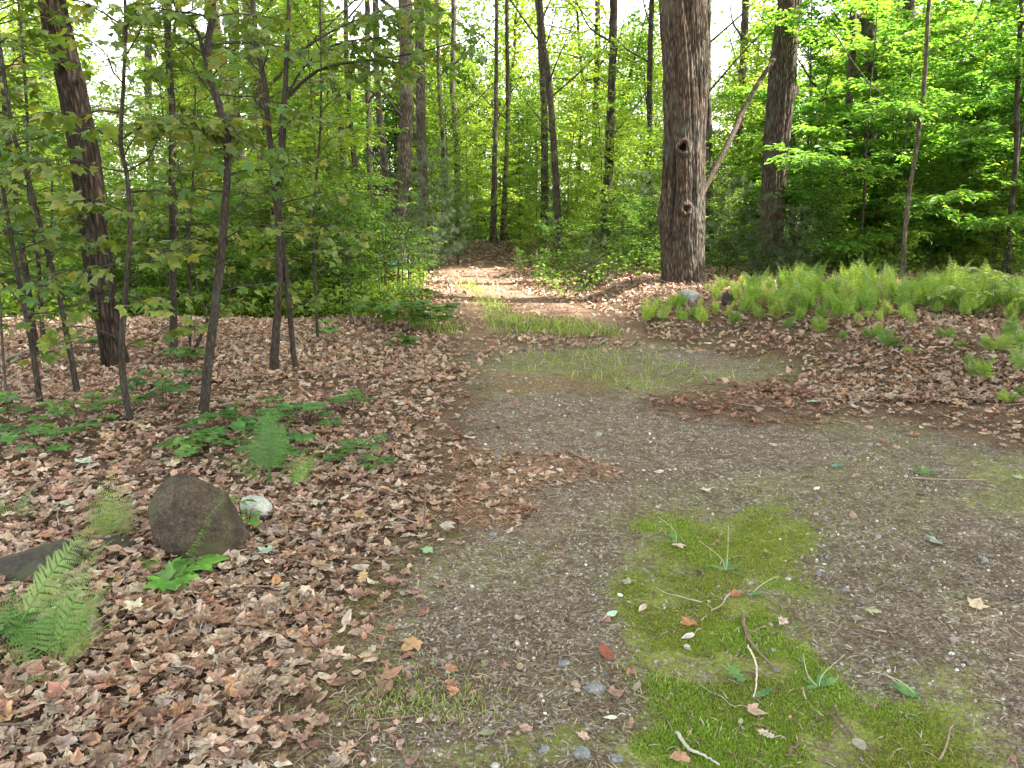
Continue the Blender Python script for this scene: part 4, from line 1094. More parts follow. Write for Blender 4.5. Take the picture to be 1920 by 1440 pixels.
# unseen shade trees just outside the picture; extra crowns added to block sun
SH = [(8.6, 6.3, 1.2), (6.2, 2.6, 1.15), (11.5, 3.2, 1.3), (9.3, -1.2, 1.3), (5.0, -4.0, 1.2), (13.5, 7.2, 1.2), (14.0, -1.5, 1.2), (-6.5, -2.0, 1.0)]
XTRA = {0: (-4.2, 2.6)}  # crown set off its trunk, added to shade the left leaf crest
for i, (x, y, s) in enumerate(SH):
    b = np.array([x, y, float(H(x, y))]); hgt = 9.5 + 2.5 * rng0.rand()
    root = empty('shade_tree', b, 'tall shade maple outside the picture, ' + ['right of the fern bank', 'close beside the right edge', 'far out right by the drive', 'right of the camera', 'behind the camera to the right', 'outermost at the right', 'behind and far right', 'behind the camera to the left'][i], 'tree', 'tall maples shading the drive')
    P = np.array([b, b + [0.1, 0.1, 3], b + [0.0, -0.1, hgt * 0.7], b + [0.2, 0, hgt]])
    g, lp, rad = trunk_mesh(P, np.array([0.22, 0.19, 0.15, 0.08]), rng0, M_BARK, 12, 40, 0.1, 0.8)
    g.obj('trunk', M_BARK, root, True)
    canopy_on(root, lp[-1], i, s, i * 1.3); canopy_on(root, lp[-1] + np.array([0, 0, 2.0]), i + 1, s * 0.85, i * 1.7, (-1.8, -1.2))
    if i in XTRA: canopy_on(root, lp[-1] + np.array([0, 0, 0.5]), i + 2, s * 0.8, 2.2, XTRA[i])

# -------- near saplings on the left
def sapling(label, pts, Y=None, extra=(), nb=10, bl=0.7, leaf=0.078, top=4.6, pal=GREEN_D, start=0.2, seed=1, name='sapling', tint=0.8, boughs=()):
    rng = np.random.RandomState(seed)
    P, Rr = traced_line(pts, Y); Y = P[0][1]; Rr = Rr * 0.86
    P, Rr = extend_up(P, Rr, top); base = P[0].copy()
    root = empty(name, base, label, 'tree')
    g, lp, rad = trunk_mesh(P, Rr, rng, M_BARKS, 9, 50, 0.10, 0.5)
    for ex in extra:
        q, qr = traced_line(ex, Y, base=False); q2, qr = extend_up(q, qr, top * 0.9) if ex[-1][1] < 60 else (q, qr)
        L = smooth_line(np.concatenate([q2, qr[:, None]], 1), 26)
        tube(g, L[:, :3] - base, L[:, 3], 7, (1, 1, 1), 0, 0.1, rng)
    col = np.concatenate(g.C) * tint; g.C = [col.astype(np.float32)]
    g.obj('trunk', M_BARKS, root, True)
    gc = Geo(); lv = Leaves()
    nb = int(nb * 2.7)
    for k in range(nb):
        u = start + (0.97 - start) * (k + rng.rand()) / nb
        i = min(int(u * 49), 48); p0 = lp[i]
        az = k * 2.4 + rng.rand() * 1.2; el = R(25 + 15 * rng.randn())
        branch(gc, lv, p0, (math.cos(az) * math.cos(el), math.sin(az) * math.cos(el) * 0.8, math.sin(el)), bl * (0.6 + 0.7 * rng.rand()), 0.006, rng, leaf, 0.075, 0.3, 5, 0.45, hang=0.55, flat=0.5, mi=1, bcol=(tint,) * 3)
    for (bp, r0) in boughs:      # boughs traced from the photograph
        q = np.array([at(x, y, Y + dy) for (x, y, dy) in bp]) - base
        L = smooth_line(q, 14); tube(gc, L, np.linspace(r0, 0.003, 14), 5, (tint,) * 3, 1)
        for k in range(9):
            i = 3 + k; d = norm(L[i + 1] - L[i]); s = norm(np.cross(d, [0, 0, 1])) * (1 if k % 2 else -1)
            branch(gc, lv, L[i], d * 0.7 + s * 0.6, 0.5, 0.004, rng, leaf, 0.06, 0.35, 4, 0.45, hang=0.6, flat=0.5, mi=1)
        twig_leaves(lv, L[5:], rng, 0.05, leaf, 0.6, 0.5)
    n = lv.build(gc, T_MAPLES, pal, rng, 0.25)
    gc.obj('crown', [M_LEAFN, M_BARKS], root)
    return root

sapling('thin straight sapling right of the leaning dark maple, slightly wavy stem', [(325, 660, 17), (324, 520, 15), (326, 430, 20), (322, 330, 14), (323, 200, 14), (314, 90, 14), (316, 0, 13)], seed=1, extra=[[(322, 90, 6), (328, 50, 6), (334, 0, 6)]], nb=11)
sapling('grey ringed sapling leaning right then left, nearest to the road edge', [(378, 778, 22), (390, 690, 20), (403, 580, 19), (418, 440, 17), (427, 310, 17), (422, 240, 19), (405, 180, 16), (388, 120, 14), (396, 40, 15), (398, 0, 15)], seed=2, extra=[[(384, 108, 9), (370, 60, 7), (340, 30, 6), (325, 0, 5)]], nb=11)
sapling('forked sapling with two upright dark stems in the left group', [(511, 702, 22), (520, 590, 17), (524, 470, 16), (522, 400, 17), (514, 340, 15), (505, 260, 13), (497, 160, 12), (480, 80, 11), (473, 0, 10)],
        seed=3, extra=[[(517, 350, 13), (528, 300, 13), (530, 230, 15), (535, 170, 10), (538, 90, 9), (542, 0, 8)]], nb=10,
        boughs=[([(530, 190, 0), (600, 130, 0.1), (700, 112, 0.2), (800, 95, 0.3), (905, 60, 0.4)], 0.016), ([(525, 200, 0), (575, 120, 0), (640, 80, -0.1), (735, 65, 0.0), (790, 20, 0)], 0.012),
                ([(530, 120, 0), (620, 60, 0), (720, 20, 0.1), (830, 0, 0.2)], 0.01)])
sapling('slim sapling crossing just right of the forked one', [(555, 700, 13), (545, 610, 12), (537, 520, 13), (528, 450, 11), (524, 380, 8), (530, 330, 5)], seed=4, nb=3, top=2.2, bl=0.4)
sapling('crooked thin sapling rising before the foot of the leaning dark maple', [(250, 800, 14), (236, 745, 14), (228, 660, 14), (234, 560, 11), (243, 440, 10), (238, 330, 9), (226, 270, 9), (232, 150, 8), (235, 0, 7)], seed=5, nb=9,
        boughs=[([(226, 262, 0), (270, 235, 0), (320, 215, 0)], 0.007)])
sapling('thin sapling leaning left with its foot beside the low leafy plants', [(76, 757, 13), (60, 650, 11), (42, 560, 10), (25, 470, 9), (10, 380, 8), (0, 300, 8)], seed=6, nb=6, top=3.4)
sapling('pale thin sapling leaning left across the others in the far left group', [(146, 742, 14), (130, 650, 12), (108, 540, 11), (88, 470, 10), (70, 400, 10), (48, 320, 10), (25, 250, 9), (12, 170, 8)], seed=7, nb=9)
sapling('darkest sapling at the far left behind the pale leaning one', [(66, 672, 17), (58, 590, 16), (46, 500, 14), (34, 420, 13), (22, 320, 13), (10, 210, 12), (2, 120, 11)], seed=8, nb=9)
sapling('short forked sapling in the far left group with dark bark', [(84, 676, 12), (78, 600, 10), (72, 500, 9), (62, 420, 8), (52, 330, 7), (50, 200, 6)], seed=9, nb=8, extra=[[(75, 540, 6), (88, 500, 5), (96, 430, 4), (98, 330, 3)]])
sapling('whip-thin pale sapling at the far left edge', [(16, 765, 6), (8, 700, 6), (2, 600, 5), (-8, 480, 5)], seed=10, nb=3, top=1.9, bl=0.4, tint=1.4)
sapling('whip-thin sapling between the wavy sapling and the ringed one', [(356, 655, 5), (357, 560, 6), (355, 440, 5), (362, 330, 4), (366, 200, 3)], seed=11, nb=9, bl=0.5, top=3.4)
sapling('slim low stem bowed over before the ringed sapling', [(352, 668, 8), (372, 640, 7), (388, 600, 6), (376, 560, 5), (362, 500, 4), (352, 440, 4)], seed=12, nb=5, bl=0.4, top=1.9)
# offcut branches reaching in at the upper left
sapling('leafy sapling standing just past the left edge', [(-60, 700, 20), (-50, 500, 18), (-30, 300, 16), (-20, 100, 14), (-15, 0, 14)], seed=13, nb=14, bl=1.0)
sapling('thin upright sapling left of the road edge thicket', [(596, 640, 7), (592, 560, 7), (588, 470, 6), (590, 380, 6), (600, 250, 5), (602, 120, 4)], seed=14, nb=9, bl=0.6)

# -------- filling of the woods
rngf = np.random.RandomState(200)
FILLED = []
def fill(kind, n, area, lab, group, name, smin, smax, cat='tree', avoid=None, mind=0.7):
    """area = (px0, px1, Y0, Y1): a wedge of ground seen between two picture columns"""
    pts = []; tries = 0
    while len(pts) < n and tries < n * 40:
        tries += 1
        Y = area[2] + (area[3] - area[2]) * rngf.rand(); px = area[0] + (area[1] - area[0]) * rngf.rand()
        x = (px - 960) / FPX * Y * 1.0
        if avoid and avoid(x, Y): continue
        if any((x - a) ** 2 + (Y - b) ** 2 < mind ** 2 for a, b in pts): continue
        pts.append((x, Y))
    for i, (x, y) in enumerate(pts):
        o = plant(kind, rngf.randint(0, 9), x, y, smin + (smax - smin) * rngf.rand(), rngf.rand() * 6.28, lab, cat, group, name)
        FILLED.append((o, lab, x, y))
nopath = lambda x, y: (-2.2 < x < 1.8 and y < 21) or (y < 17 and -3.5 < x < 3.0)
for k_, (px_, Y_, s_, l_) in enumerate([(880, 21.3, 0.5, 'leafy maple hanging over the left of the path end'), (975, 21.2, 0.48, 'leafy maple hanging over the right of the path end'), (1010, 20.2, 0.55, 'leafy maple in front of the straight slim trunk'), (925, 24.2, 0.6, 'leafy maple right behind the mossy trunk'), (845, 22.5, 0.6, 'leafy maple behind the biggest young pine')]):
    plant('slender', 2, (px_ - 960) / FPX * Y_, Y_, s_, k_ * 2.0, l_, 'tree', None, 'understory_maple')
fill('bush', 46, (-40, 690, 10.4, 15), 'leafy shrub', 'shrubs beyond the left saplings', 'shrub', 0.7, 1.05, 'shrub', mind=0.5)
fill('slender', 20, (-100, 630, 10.8, 17), 'slender leafy maple', 'understory maples behind the left saplings', 'understory_maple', 0.55, 0.95, mind=1.0)
fill('slender', 17, (-250, 690, 17, 26), 'bright leafy maple', 'understory maples deep in the left woods', 'understory_maple', 0.7, 1.1, avoid=nopath, mind=1.2)
fill('layered', 13, (1590, 2050, 12.6, 17), 'flat-layered beech', 'layered beeches behind the ferns', 'understory_beech', 0.75, 1.05, mind=1.0)
fill('layered', 12, (1480, 2150, 16.5, 24), 'wide flat-layered beech', 'layered beeches deep in the right woods', 'understory_beech', 1.1, 1.55, mind=1.5)
fill('slender', 8, (1330, 1560, 15.5, 24), 'slim leafy maple', 'slim maples around the two big maples', 'understory_maple', 0.5, 0.85, mind=1.0)
fill('slender', 10, (990, 1240, 18, 25), 'sunlit slender maple', 'sunlit maples right of the path end', 'understory_maple', 0.5, 0.9, avoid=nopath, mind=1.0)
fill('slender', 5, (800, 1010, 23.5, 26), 'dense low maple', 'dense maples closing the end of the path', 'understory_maple', 0.55, 0.75, mind=0.8)
fill('far', 19, (650, 1350, 26, 40), 'tall bright tree', 'tall trees beyond the end of the path', 'far_tree', 0.7, 1.05, mind=1.8)
fill('bush', 18, (1180, 1560, 13, 17), 'small bright shrub', 'shrubs round the two big maples', 'shrub', 0.5, 0.95, 'shrub', mind=0.5)
fill('bush', 18, (975, 1210, 14.5, 20.5), 'low bright shrub', 'low shrubs along the right of the path', 'shrub', 0.35, 0.65, 'shrub', mind=0.45)
fill('bush', 14, (1500, 2000, 11.8, 15), 'dark leafy shrub', 'shrubs in the shade behind the ferns', 'shrub', 0.5, 0.8, 'shrub', mind=0.6)
fill('far', 18, (-300, 700, 24, 36), 'tall leafy tree', 'tall trees deep in the left woods', 'far_tree', 0.75, 1.1, mind=1.8)
fill('far', 18, (1300, 2250, 23, 36), 'tall leafy tree', 'tall trees deep in the right woods', 'far_tree', 0.75, 1.1, mind=1.8)
fill('far', 13, (560, 1250, 26, 34), 'high-crowned tree', 'high-crowned trees above the path end', 'far_tree', 0.8, 1.1, mind=1.2)
fill('far', 22, (-300, 2250, 38, 62), 'distant tree', 'distant trees closing the woods', 'far_tree', 1.1, 1.7, mind=2.5)

# -------- young white pines: soft tufts
def pine_proto(seed, Ht, wid, n_whorl=7):
    rng = np.random.RandomState(seed); gt = Geo()
    line = smooth_line([(0, 0, -.05), (0.03, 0.02, Ht * .5), (0.0, 0.05, Ht)], 10, 0.02, rng)
    tube(gt, line, np.linspace(0.022, 0.004, 10), 7)
    gc = Geo(); P = []; D = []
    for w in range(n_whorl):
        u = 0.12 + 0.86 * w / (n_whorl - 1); i = min(int(u * 9), 8); p0 = line[i] + (line[i + 1] - line[i]) * (u * 9 - i)
        for b in range(6):
            az = b * PI / 3 + w * 0.5 + rng.rand() * 0.5; L = wid * (1.1 - 0.75 * u) * (0.7 + 0.5 * rng.rand())
            d = np.array([math.cos(az), math.sin(az), 0.25 + 0.5 * u]); t = np.linspace(0, 1, 6)
            pts = p0 + d * (L * t)[:, None]; pts[:, 2] += 0.12 * L * t ** 2
            tube(gc, pts, np.linspace(0.008, 0.003, 6), 4, (1, 1, 1), 1)
            for k in range(max(5, int(L / 0.05))):
                v = 0.25 + 0.75 * rng.rand(); q = p0 + d * L * v; q[2] += 0.12 * L * v * v
                sdv = norm(d * 0.7 + rng.randn(3) * 0.5)
                q = q + sdv * 0.12 * L * rng.rand()
                m = 46; P.append(np.tile(q, (m, 1)) + sdv * (0.05 * rng.rand(m))[:, None]); D.append(norm(sdv + rng.randn(m, 3) * 0.55))
    P = np.concatenate(P); D = np.concatenate(D); n = len(P)
    M = frames(D, rng.randn(n, 3), 0.085 + 0.04 * rng.rand(n))
    V = np.array([(-0.012, 0, 0), (0.012, 0, 0), (0, 1, -0.06)]); col = pick(rng, [(0.11, 0.16, 0.085, 3), (0.14, 0.195, 0.10, 2), (0.085, 0.125, 0.065, 2)], n, 0.2)
    gc.scatter((V, np.array([(0, 1, 2)]), np.zeros((0, 4), int), np.array([.8, .8, 1.15])), M, P, col)
    print('pine needles', n)
    return gt.mesh('trunk', M_BARKS, True), gc.mesh('crown', [M_NEEDLE, M_BARKS])
PROTOS['pine'] = [pine_proto(51, 2.6, 0.95), pine_proto(52, 1.7, 0.7, 6)]
for k, (px, Y, s, i, lab) in enumerate([
        (812, 18.0, 1.0, 0, 'biggest soft young pine left of the path end'), (770, 16.8, 0.8, 0, 'young pine beside the pale bending trunk'),
        (860, 19.5, 0.7, 0, 'young pine nearest the far bend of the path'), (1045, 19.0, 0.62, 0, 'young pine right of the path end'),
        (1140, 17.0, 0.75, 1, 'young pine among low shrubs right of the path'), (1195, 15.5, 0.95, 1, 'young pine left of the old thick maple'),
        (1105, 13.8, 0.42, 1, 'small pine seedling on pale leaves right of the path'), (1360, 13.2, 0.85, 1, 'young pine behind the stones right of the old maple'),
        (1425, 12.8, 0.7, 1, 'young pine in front of the grey leaning maple'), (1485, 12.6, 0.6, 1, 'young pine where the fern bank begins')]):
    plant('pine', i, (px - 960) / FPX * Y, Y, s, k * 1.1, lab, 'tree', None, 'young_pine')

# -------- ferns
def frond(g, p0, az, L, rng, lean=0.6, npin=16, wid=0.14, fine=False, col=(0.12, 0.2, 0.04), curve=0.6, mi=0):
    """a lance-shaped frond: stalk and paired leaflets, each leaflet itself toothed when fine"""
    t = np.linspace(0, 1, 12); d = np.array([math.cos(az), math.sin(az)])
    ang = lean + curve * t ** 1.5          # angle from vertical
    dx = np.cumsum(np.sin(ang)) / 12 * L; dz = np.cumsum(np.cos(ang)) / 12 * L
    pts = np.stack([p0[0] + d[0] * dx, p0[1] + d[1] * dx, p0[2] + dz], -1)
    tube(g, pts, np.linspace(0.0022, 0.0008, 12), 3, np.array(col) * 0.9, mi)
    side = np.array([-d[1], d[0], 0])
    P = []; D = []; Nn = []; S = []; 
    for k in range(npin):
        u = 0.2 + 0.78 * k / (npin - 1); i = min(int(u * 11), 10); f = u * 11 - i
        q = pts[i] * (1 - f) + pts[i + 1] * f; tg = norm(pts[i + 1] - pts[i]); nrm = np.cross(side, tg)
        prof = math.sin(PI * min(1, (u - 0.1) * 0.62 + 0.36)) ** 1.3 * (1.0 if u < 0.92 else 0.7)
        l = wid * max(0.12, prof) * (1 - max(0, u - 0.5) * 1.2)
        for s in (-1, 1):
            dd = norm(side * s + tg * 0.35 + rng.randn(3) * 0.05 - np.array([0, 0, 0.08]))
            if not fine:
                P.append(q); D.append(dd); Nn.append(nrm); S.append(l)
            else:
                m = max(4, int(l / 0.009))
                for j in range(m):
                    w = (j + 0.5) / m; qq = q + dd * l * w; qq = qq - np.array([0, 0, 0.15]) * (l * w * w)
                    ll = l * 0.16 * (1 - w * 0.8) + 0.002
                    for s2 in (-1, 1):
                        P.append(qq); D.append(norm(np.cross(nrm, dd) * s2 + dd * 0.45)); Nn.append(nrm + rng.randn(3) * 0.12); S.append(ll)
    P = np.array(P); n = len(P); M = frames(np.array(D), np.array(Nn), np.array(S))
    cc = np.clip(np.array(col) * (1 + (rng.rand(n, 1) - 0.5) * 0.3), 0, 1)
    if fine: V = np.array([(0, 0, 0), (0.26, 0.4, 0.03), (0, 1.05, 0), (-0.26, 0.4, 0.03)]); F4 = np.array([(0, 1, 2, 3)]); T = (V, np.zeros((0, 3), int), F4, np.array([.85, 1, 1.1, 1]))
    else:
        V = np.array([(0, 0, 0), (0.11, 0.2, 0.03), (0.10, 0.55, 0.02), (0, 1.05, -.06), (-0.10, 0.55, .02), (-0.11, 0.2, 0.03)]); F4 = np.array([(0, 1, 2, 5), (5, 2, 3, 4)]); T = (V, np.zeros((0, 3), int), F4, np.array([.85, 1, 1, 1.1, 1, 1]))
    g.scatter(T, M, P, cc, mi)

def fern_proto(seed, nf, L, fcol=(0.26, 0.37, 0.085)):
    rng = np.random.RandomState(seed); g = Geo()
    for k in range(nf):
        frond(g, (rng.randn() * 0.05, rng.randn() * 0.05, 0), k * 2.4 + rng.rand(), L * (0.7 + 0.45 * rng.rand()), rng, lean=0.04 + 0.28 * rng.rand(), npin=15, wid=0.115, col=np.array(fcol) * (0.85 + 0.3 * rng.rand()), curve=0.35 + 0.7 * rng.rand())
    return g.mesh('fern', M_FERN)
FERNS = [fern_proto(61, 6, 0.5, (0.22, 0.34, 0.075)), fern_proto(62, 7, 0.58), fern_proto(63, 5, 0.46, (0.3, 0.36, 0.1)), fern_proto(64, 6, 0.66, (0.19, 0.3, 0.07)), fern_proto(65, 3, 0.42, (0.13, 0.21, 0.06)), fern_proto(66, 4, 0.38, (0.15, 0.23, 0.06))]
FP = []
tries = 0
while len(FP) < 215 and tries < 9000:
    tries += 1
    px = 1205 + 760 * rngf.rand(); py = 545 + 75 * rngf.rand()
    lowest = 612 if px < 1480 else 606 + (px - 1480) * 0.02
    if py > lowest: continue
    if py < 575 and px < 1330: continue
    q = gp(px, py)
    if q[1] > 13.5 or any((q[0] - a[0]) ** 2 + (q[1] - a[1]) ** 2 < 0.17 ** 2 for a in FP): continue
    if float(vnoise(q[0] * 2.3, q[1] * 2.3, 5)) < 0.27: continue
    FP.append(q)
for px, py in [(1545, 625), (1580, 640), (1640, 640), (1655, 655), (1475, 618), (1530, 612), (1380, 612), (1800, 655), (1815, 690), (1840, 720), (1890, 640), (1905, 700), (1920, 745), (1870, 670), (1910, 660), (1770, 640), (1700, 665), (1885, 760)]:
    FP.append(gp(px, py))
NF = len(FP) - 18
rows = sorted(range(NF), key=lambda i: FP[i][1]); ORD = {}
ROWN = ['front row', 'second row', 'third row', 'fourth row', 'fifth row', 'back row']
def nth(n): return '%d%s' % (n, 'th' if 10 <= n % 100 <= 20 else {1: 'st', 2: 'nd', 3: 'rd'}.get(n % 10, 'th'))
per = math.ceil(NF / 6)
for r_ in range(6):
    for c_, i_ in enumerate(sorted(rows[r_ * per:(r_ + 1) * per], key=lambda i: FP[i][0])): ORD[i_] = 'light green feathery fern, %s from the left in the %s of the fern bank' % (nth(c_ + 1), ROWN[r_])
for c_, i_ in enumerate(sorted(range(NF, len(FP)), key=lambda i: FP[i][0])): ORD[i_] = 'thin stray fern in the dry leaves below the fern bank, %s from the left' % nth(c_ + 1)
for k, q in enumerate(FP):
    front = k >= NF; f_ = min(1.0, max(0.0, (q[0] - 1.6) / 2.6))
    o = bpy.data.objects.new('fern', FERNS[rngf.randint(0, 4) if not front else rngf.randint(4, 6)]); coll().link(o)
    o.location = tuple(q); o.rotation_euler = (0.12 * rngf.randn(), 0.12 * rngf.randn(), rngf.rand() * 6.28); s = (0.42 + 0.8 * rngf.rand() ** 1.4) * (0.68 if front else 0.6 + 0.17 * f_); o.scale = (s, s, s)
    tag(o, ORD[k], 'fern', 'stray ferns below the fern bank' if front else 'ferns in the bank right of the drive')

def near_fern(label, spec, seed, name='fern', tint=(0.12, 0.2, 0.04)):
    """spec: base px, list of (azimuth, length, lean, width, curve)"""
    rng = np.random.RandomState(seed); b = gp(*spec[0])
    root = empty(name, b, label, 'fern')
    for (az, L, lean, wid, cv) in spec[1]:
        L *= 1.25; g = Geo(); frond(g, (rng.randn() * .01, rng.randn() * .01, 0), R(az), L, rng, lean, 11 + int(L * 10), wid * 1.15, True, 1.5 * np.array(tint) * (0.9 + 0.2 * rng.rand()), cv)
        g.obj('frond', M_FERN, root)
near_fern('double fern with upright fronds left of the road edge', ((505, 915), [(120, 0.4, 0.15, 0.09, 0.3), (70, 0.38, 0.2, 0.09, 0.3), (100, 0.42, 0.3, 0.09, 0.4), (140, 0.36, 0.6, 0.08, 0.5), (60, 0.36, 0.4, 0.08, 0.5), (180, 0.28, 0.8, 0.07, 0.4), (20, 0.25, 0.7, 0.06, 0.4), (80, 0.34, 0.15, 0.08, 0.3)]), 1, tint=(0.09, 0.17, 0.05))
near_fern('small bright fern tilting right beside the double fern', ((545, 925), [(40, 0.25, 0.6, 0.08, 0.3), (65, 0.2, 0.4, 0.06, 0.3)]), 2, tint=(0.11, 0.22, 0.05))
near_fern('fern frond rising over the front of the brown boulder', ((318, 1072), [(35, 0.27, 0.55, 0.085, 0.35), (200, 0.12, 0.9, 0.05, 0.3), (320, 0.12, 1.1, 0.05, 0.3)]), 3, tint=(0.11, 0.19, 0.05))
near_fern('upright thin fern left of the brown boulder', ((212, 1030), [(95, 0.3, 0.15, 0.08, 0.2), (130, 0.24, 0.3, 0.07, 0.3), (60, 0.22, 0.35, 0.07, 0.3), (160, 0.2, 0.5, 0.06, 0.3), (20, 0.16, 0.7, 0.05, 0.3), (240, 0.12, 1.0, 0.05, 0.3)]), 4, tint=(0.12, 0.17, 0.055))
near_fern('broad fern frond arching over the dark rock at the left edge', ((12, 1215), [(52, 0.42, 0.6, 0.12, 0.5), (110, 0.2, 0.7, 0.07, 0.4)]), 5, tint=(0.12, 0.21, 0.05))
near_fern('bushy fern in front of the dark rock at the left', ((95, 1265), [(60, 0.34, 0.4, 0.10, 0.4), (35, 0.3, 0.5, 0.1, 0.4), (100, 0.26, 0.6, 0.09, 0.4), (20, 0.22, 0.8, 0.07, 0.4), (150, 0.2, 0.8, 0.07, 0.5), (280, 0.14, 1.0, 0.06, 0.4), (80, 0.2, 0.9, 0.07, 0.2)]), 6, tint=(0.13, 0.21, 0.05))
near_fern('pale fern behind the dark rock at the left', ((120, 1080), [(30, 0.17, 0.9, 0.06, 0.2), (80, 0.18, 0.7, 0.06, 0.3), (150, 0.15, 0.9, 0.05, 0.3)]), 7, tint=(0.16, 0.2, 0.07))
near_fern('small pale fern at the left edge above the dark rock', ((18, 985), [(60, 0.17, 0.6, 0.06, 0.3), (130, 0.15, 0.7, 0.05, 0.3), (10, 0.15, 0.9, 0.05, 0.3)]), 8, tint=(0.15, 0.2, 0.07))

# -------- low leafy seedlings on the left floor
def seedling(label, px, py, n, h, spread, leaf, seed, pal=GREEN_S, tm=None, flat=0.25, Y=None):
    rng = np.random.RandomState(seed); b = gp(px, py); root = empty('seedling', b, label, 'plant')
    gs = Geo(); lv = Leaves()
    for k in range(n):
        az = k * 2.4 + rng.rand(); rr = spread * math.sqrt((k + 0.5) / n); hh = h * (0.5 + 0.6 * rng.rand())
        f = np.array([math.cos(az) * rr, math.sin(az) * rr, 0]); 
        bot = f * 0.6; zb = float(H(b[0] + bot[0], b[1] + bot[1])) - b[2]; bot[2] = zb
        top = f + np.array([0, 0, hh + zb])
        L = smooth_line([bot, (bot + top) / 2 + rng.randn(3) * 0.01, top], 5); gs = Geo(); tube(gs, L, [0.0025, 0.0022, 0.002, 0.0018, 0.0015], 4, (0.9, 0.8, 0.6)); gs.obj('stem', M_BARKS, root)
        m = 5; a = az + np.arange(m) * 2 * PI / m + rng.rand(m) * 0.4
        D = np.stack([np.cos(a), np.sin(a), -0.15 + 0.25 * rng.rand(m)], -1)
        lv.put(np.tile(top, (m, 1)) + D * 0.015, D, np.array([0, 0, 1.0]) + rng.randn(m, 3) * flat, leaf * (0.6 + 0.5 * rng.rand(m)))
    g = Geo(); lv.build(g, tm or T_MAPLES_HI, pal, rng, 0.2); g.obj('foliage', M_LEAFN, root)
SEEDL = [GP for GP in [
    ('low maple seedling patch below the ringed sapling', 440, 815, 9, 0.12, 0.26, 0.085), ('leafy seedling clump right of the ringed sapling', 570, 800, 8, 0.13, 0.22, 0.07),
    ('round-leaved seedlings at the far left below the saplings', 60, 840, 12, 0.10, 0.30, 0.06), ('dark seedling clump before the crooked sapling', 300, 770, 9, 0.20, 0.22, 0.07),
    ('loose low seedlings above the double fern', 510, 855, 8, 0.08, 0.24, 0.065), ('small seedling pair left of the double fern', 370, 850, 5, 0.07, 0.16, 0.065),
    ('seedlings with a yellow leaf right of the double fern', 680, 870, 6, 0.08, 0.2, 0.06), ('seedling patch in shade at the left beneath the pale sapling', 170, 800, 9, 0.14, 0.26, 0.06),
    ('lone seedling on the leaves right of the clump', 655, 770, 4, 0.12, 0.10, 0.06), ('sparse seedlings at the left edge near the whip-thin sapling', 10, 800, 5, 0.15, 0.14, 0.06),
    ('bright large-leaved seedling at the foot of the boulder', 330, 1095, 3, 0.05, 0.10, 0.095),
    ('bright seedling on the crest under the forked sapling', 612, 640, 3, 0.14, 0.1, 0.09), ('large green leaf plant at the left under the bushy fern', 35, 1200, 2, 0.05, 0.06, 0.09),
    ('small seedling by the dark dip at the left trunk foot', 170, 665, 4, 0.14, 0.15, 0.09), ('seedling beside the foot of the wavy sapling', 345, 680, 5, 0.12, 0.16, 0.085)]]
for i, (lab, px, py, n, h, sp, lf) in enumerate(SEEDL):
    seedling(lab, px, py, int(n * 1.6), h * 1.25, sp * 1.15, lf * 1.15, 300 + i, pal=[(0.13, 0.32, 0.06, 2), (0.16, 0.36, 0.07, 1)] if 'bright' in lab else GREEN_S)
# leafy weed growing at the boulder
seedling('slim weed with pointed leaves between boulder and white stone', 462, 1010, 4, 0.17, 0.05, 0.06, 330, tm=[T_BLADE], flat=0.4)
seedling('tiny weed on the leaves right of the boulder', 560, 1060, 2, 0.03, 0.02, 0.035, 331, tm=[T_BLADE])

# big-leaved plants at the left side of the path
for i, (px, py, n, h, sp, lf, lab) in enumerate([
        (740, 620, 16, 0.32, 0.38, 0.15, 'large-leaved green plant at the corner of the left thicket'), (800, 618, 14, 0.28, 0.32, 0.15, 'large-leaved green plant beside the left grass strip'),
        (690, 605, 14, 0.3, 0.36, 0.12, 'green plant clump in front of the thin thicket stems'), (765, 590, 14, 0.34, 0.36, 0.13, 'green plant clump behind the large-leaved pair'),
        (755, 655, 5, 0.12, 0.12, 0.12, 'dark drooping plant on the leaf edge below the thicket')]):
    seedling(lab, px, py, n, h, sp, lf, 340 + i, pal=GREEN, flat=0.35)

for i, (px, py, n, h, sp, lf, lab) in enumerate([(1880, 600, 12, 0.42, 0.32, 0.13, 'broad-leaved plant with leaves painted pale for highlights at the right end of the fern bank'), (1830, 588, 8, 0.45, 0.22, 0.12, 'broad-leaved plant painted pale for highlights, left of the end one in the ferns'), (1770, 592, 6, 0.36, 0.2, 0.12, 'broad-leaved plant among ferns under the crooked brown trunk')]):
    seedling(lab, px, py, n, h, sp, lf, 360 + i, pal=[(0.26, 0.38, 0.12, 1), (0.35, 0.45, 0.2, 1)], tm=[T_BLADEW], flat=0.3)  # pale leaf colours stand in for white highlights
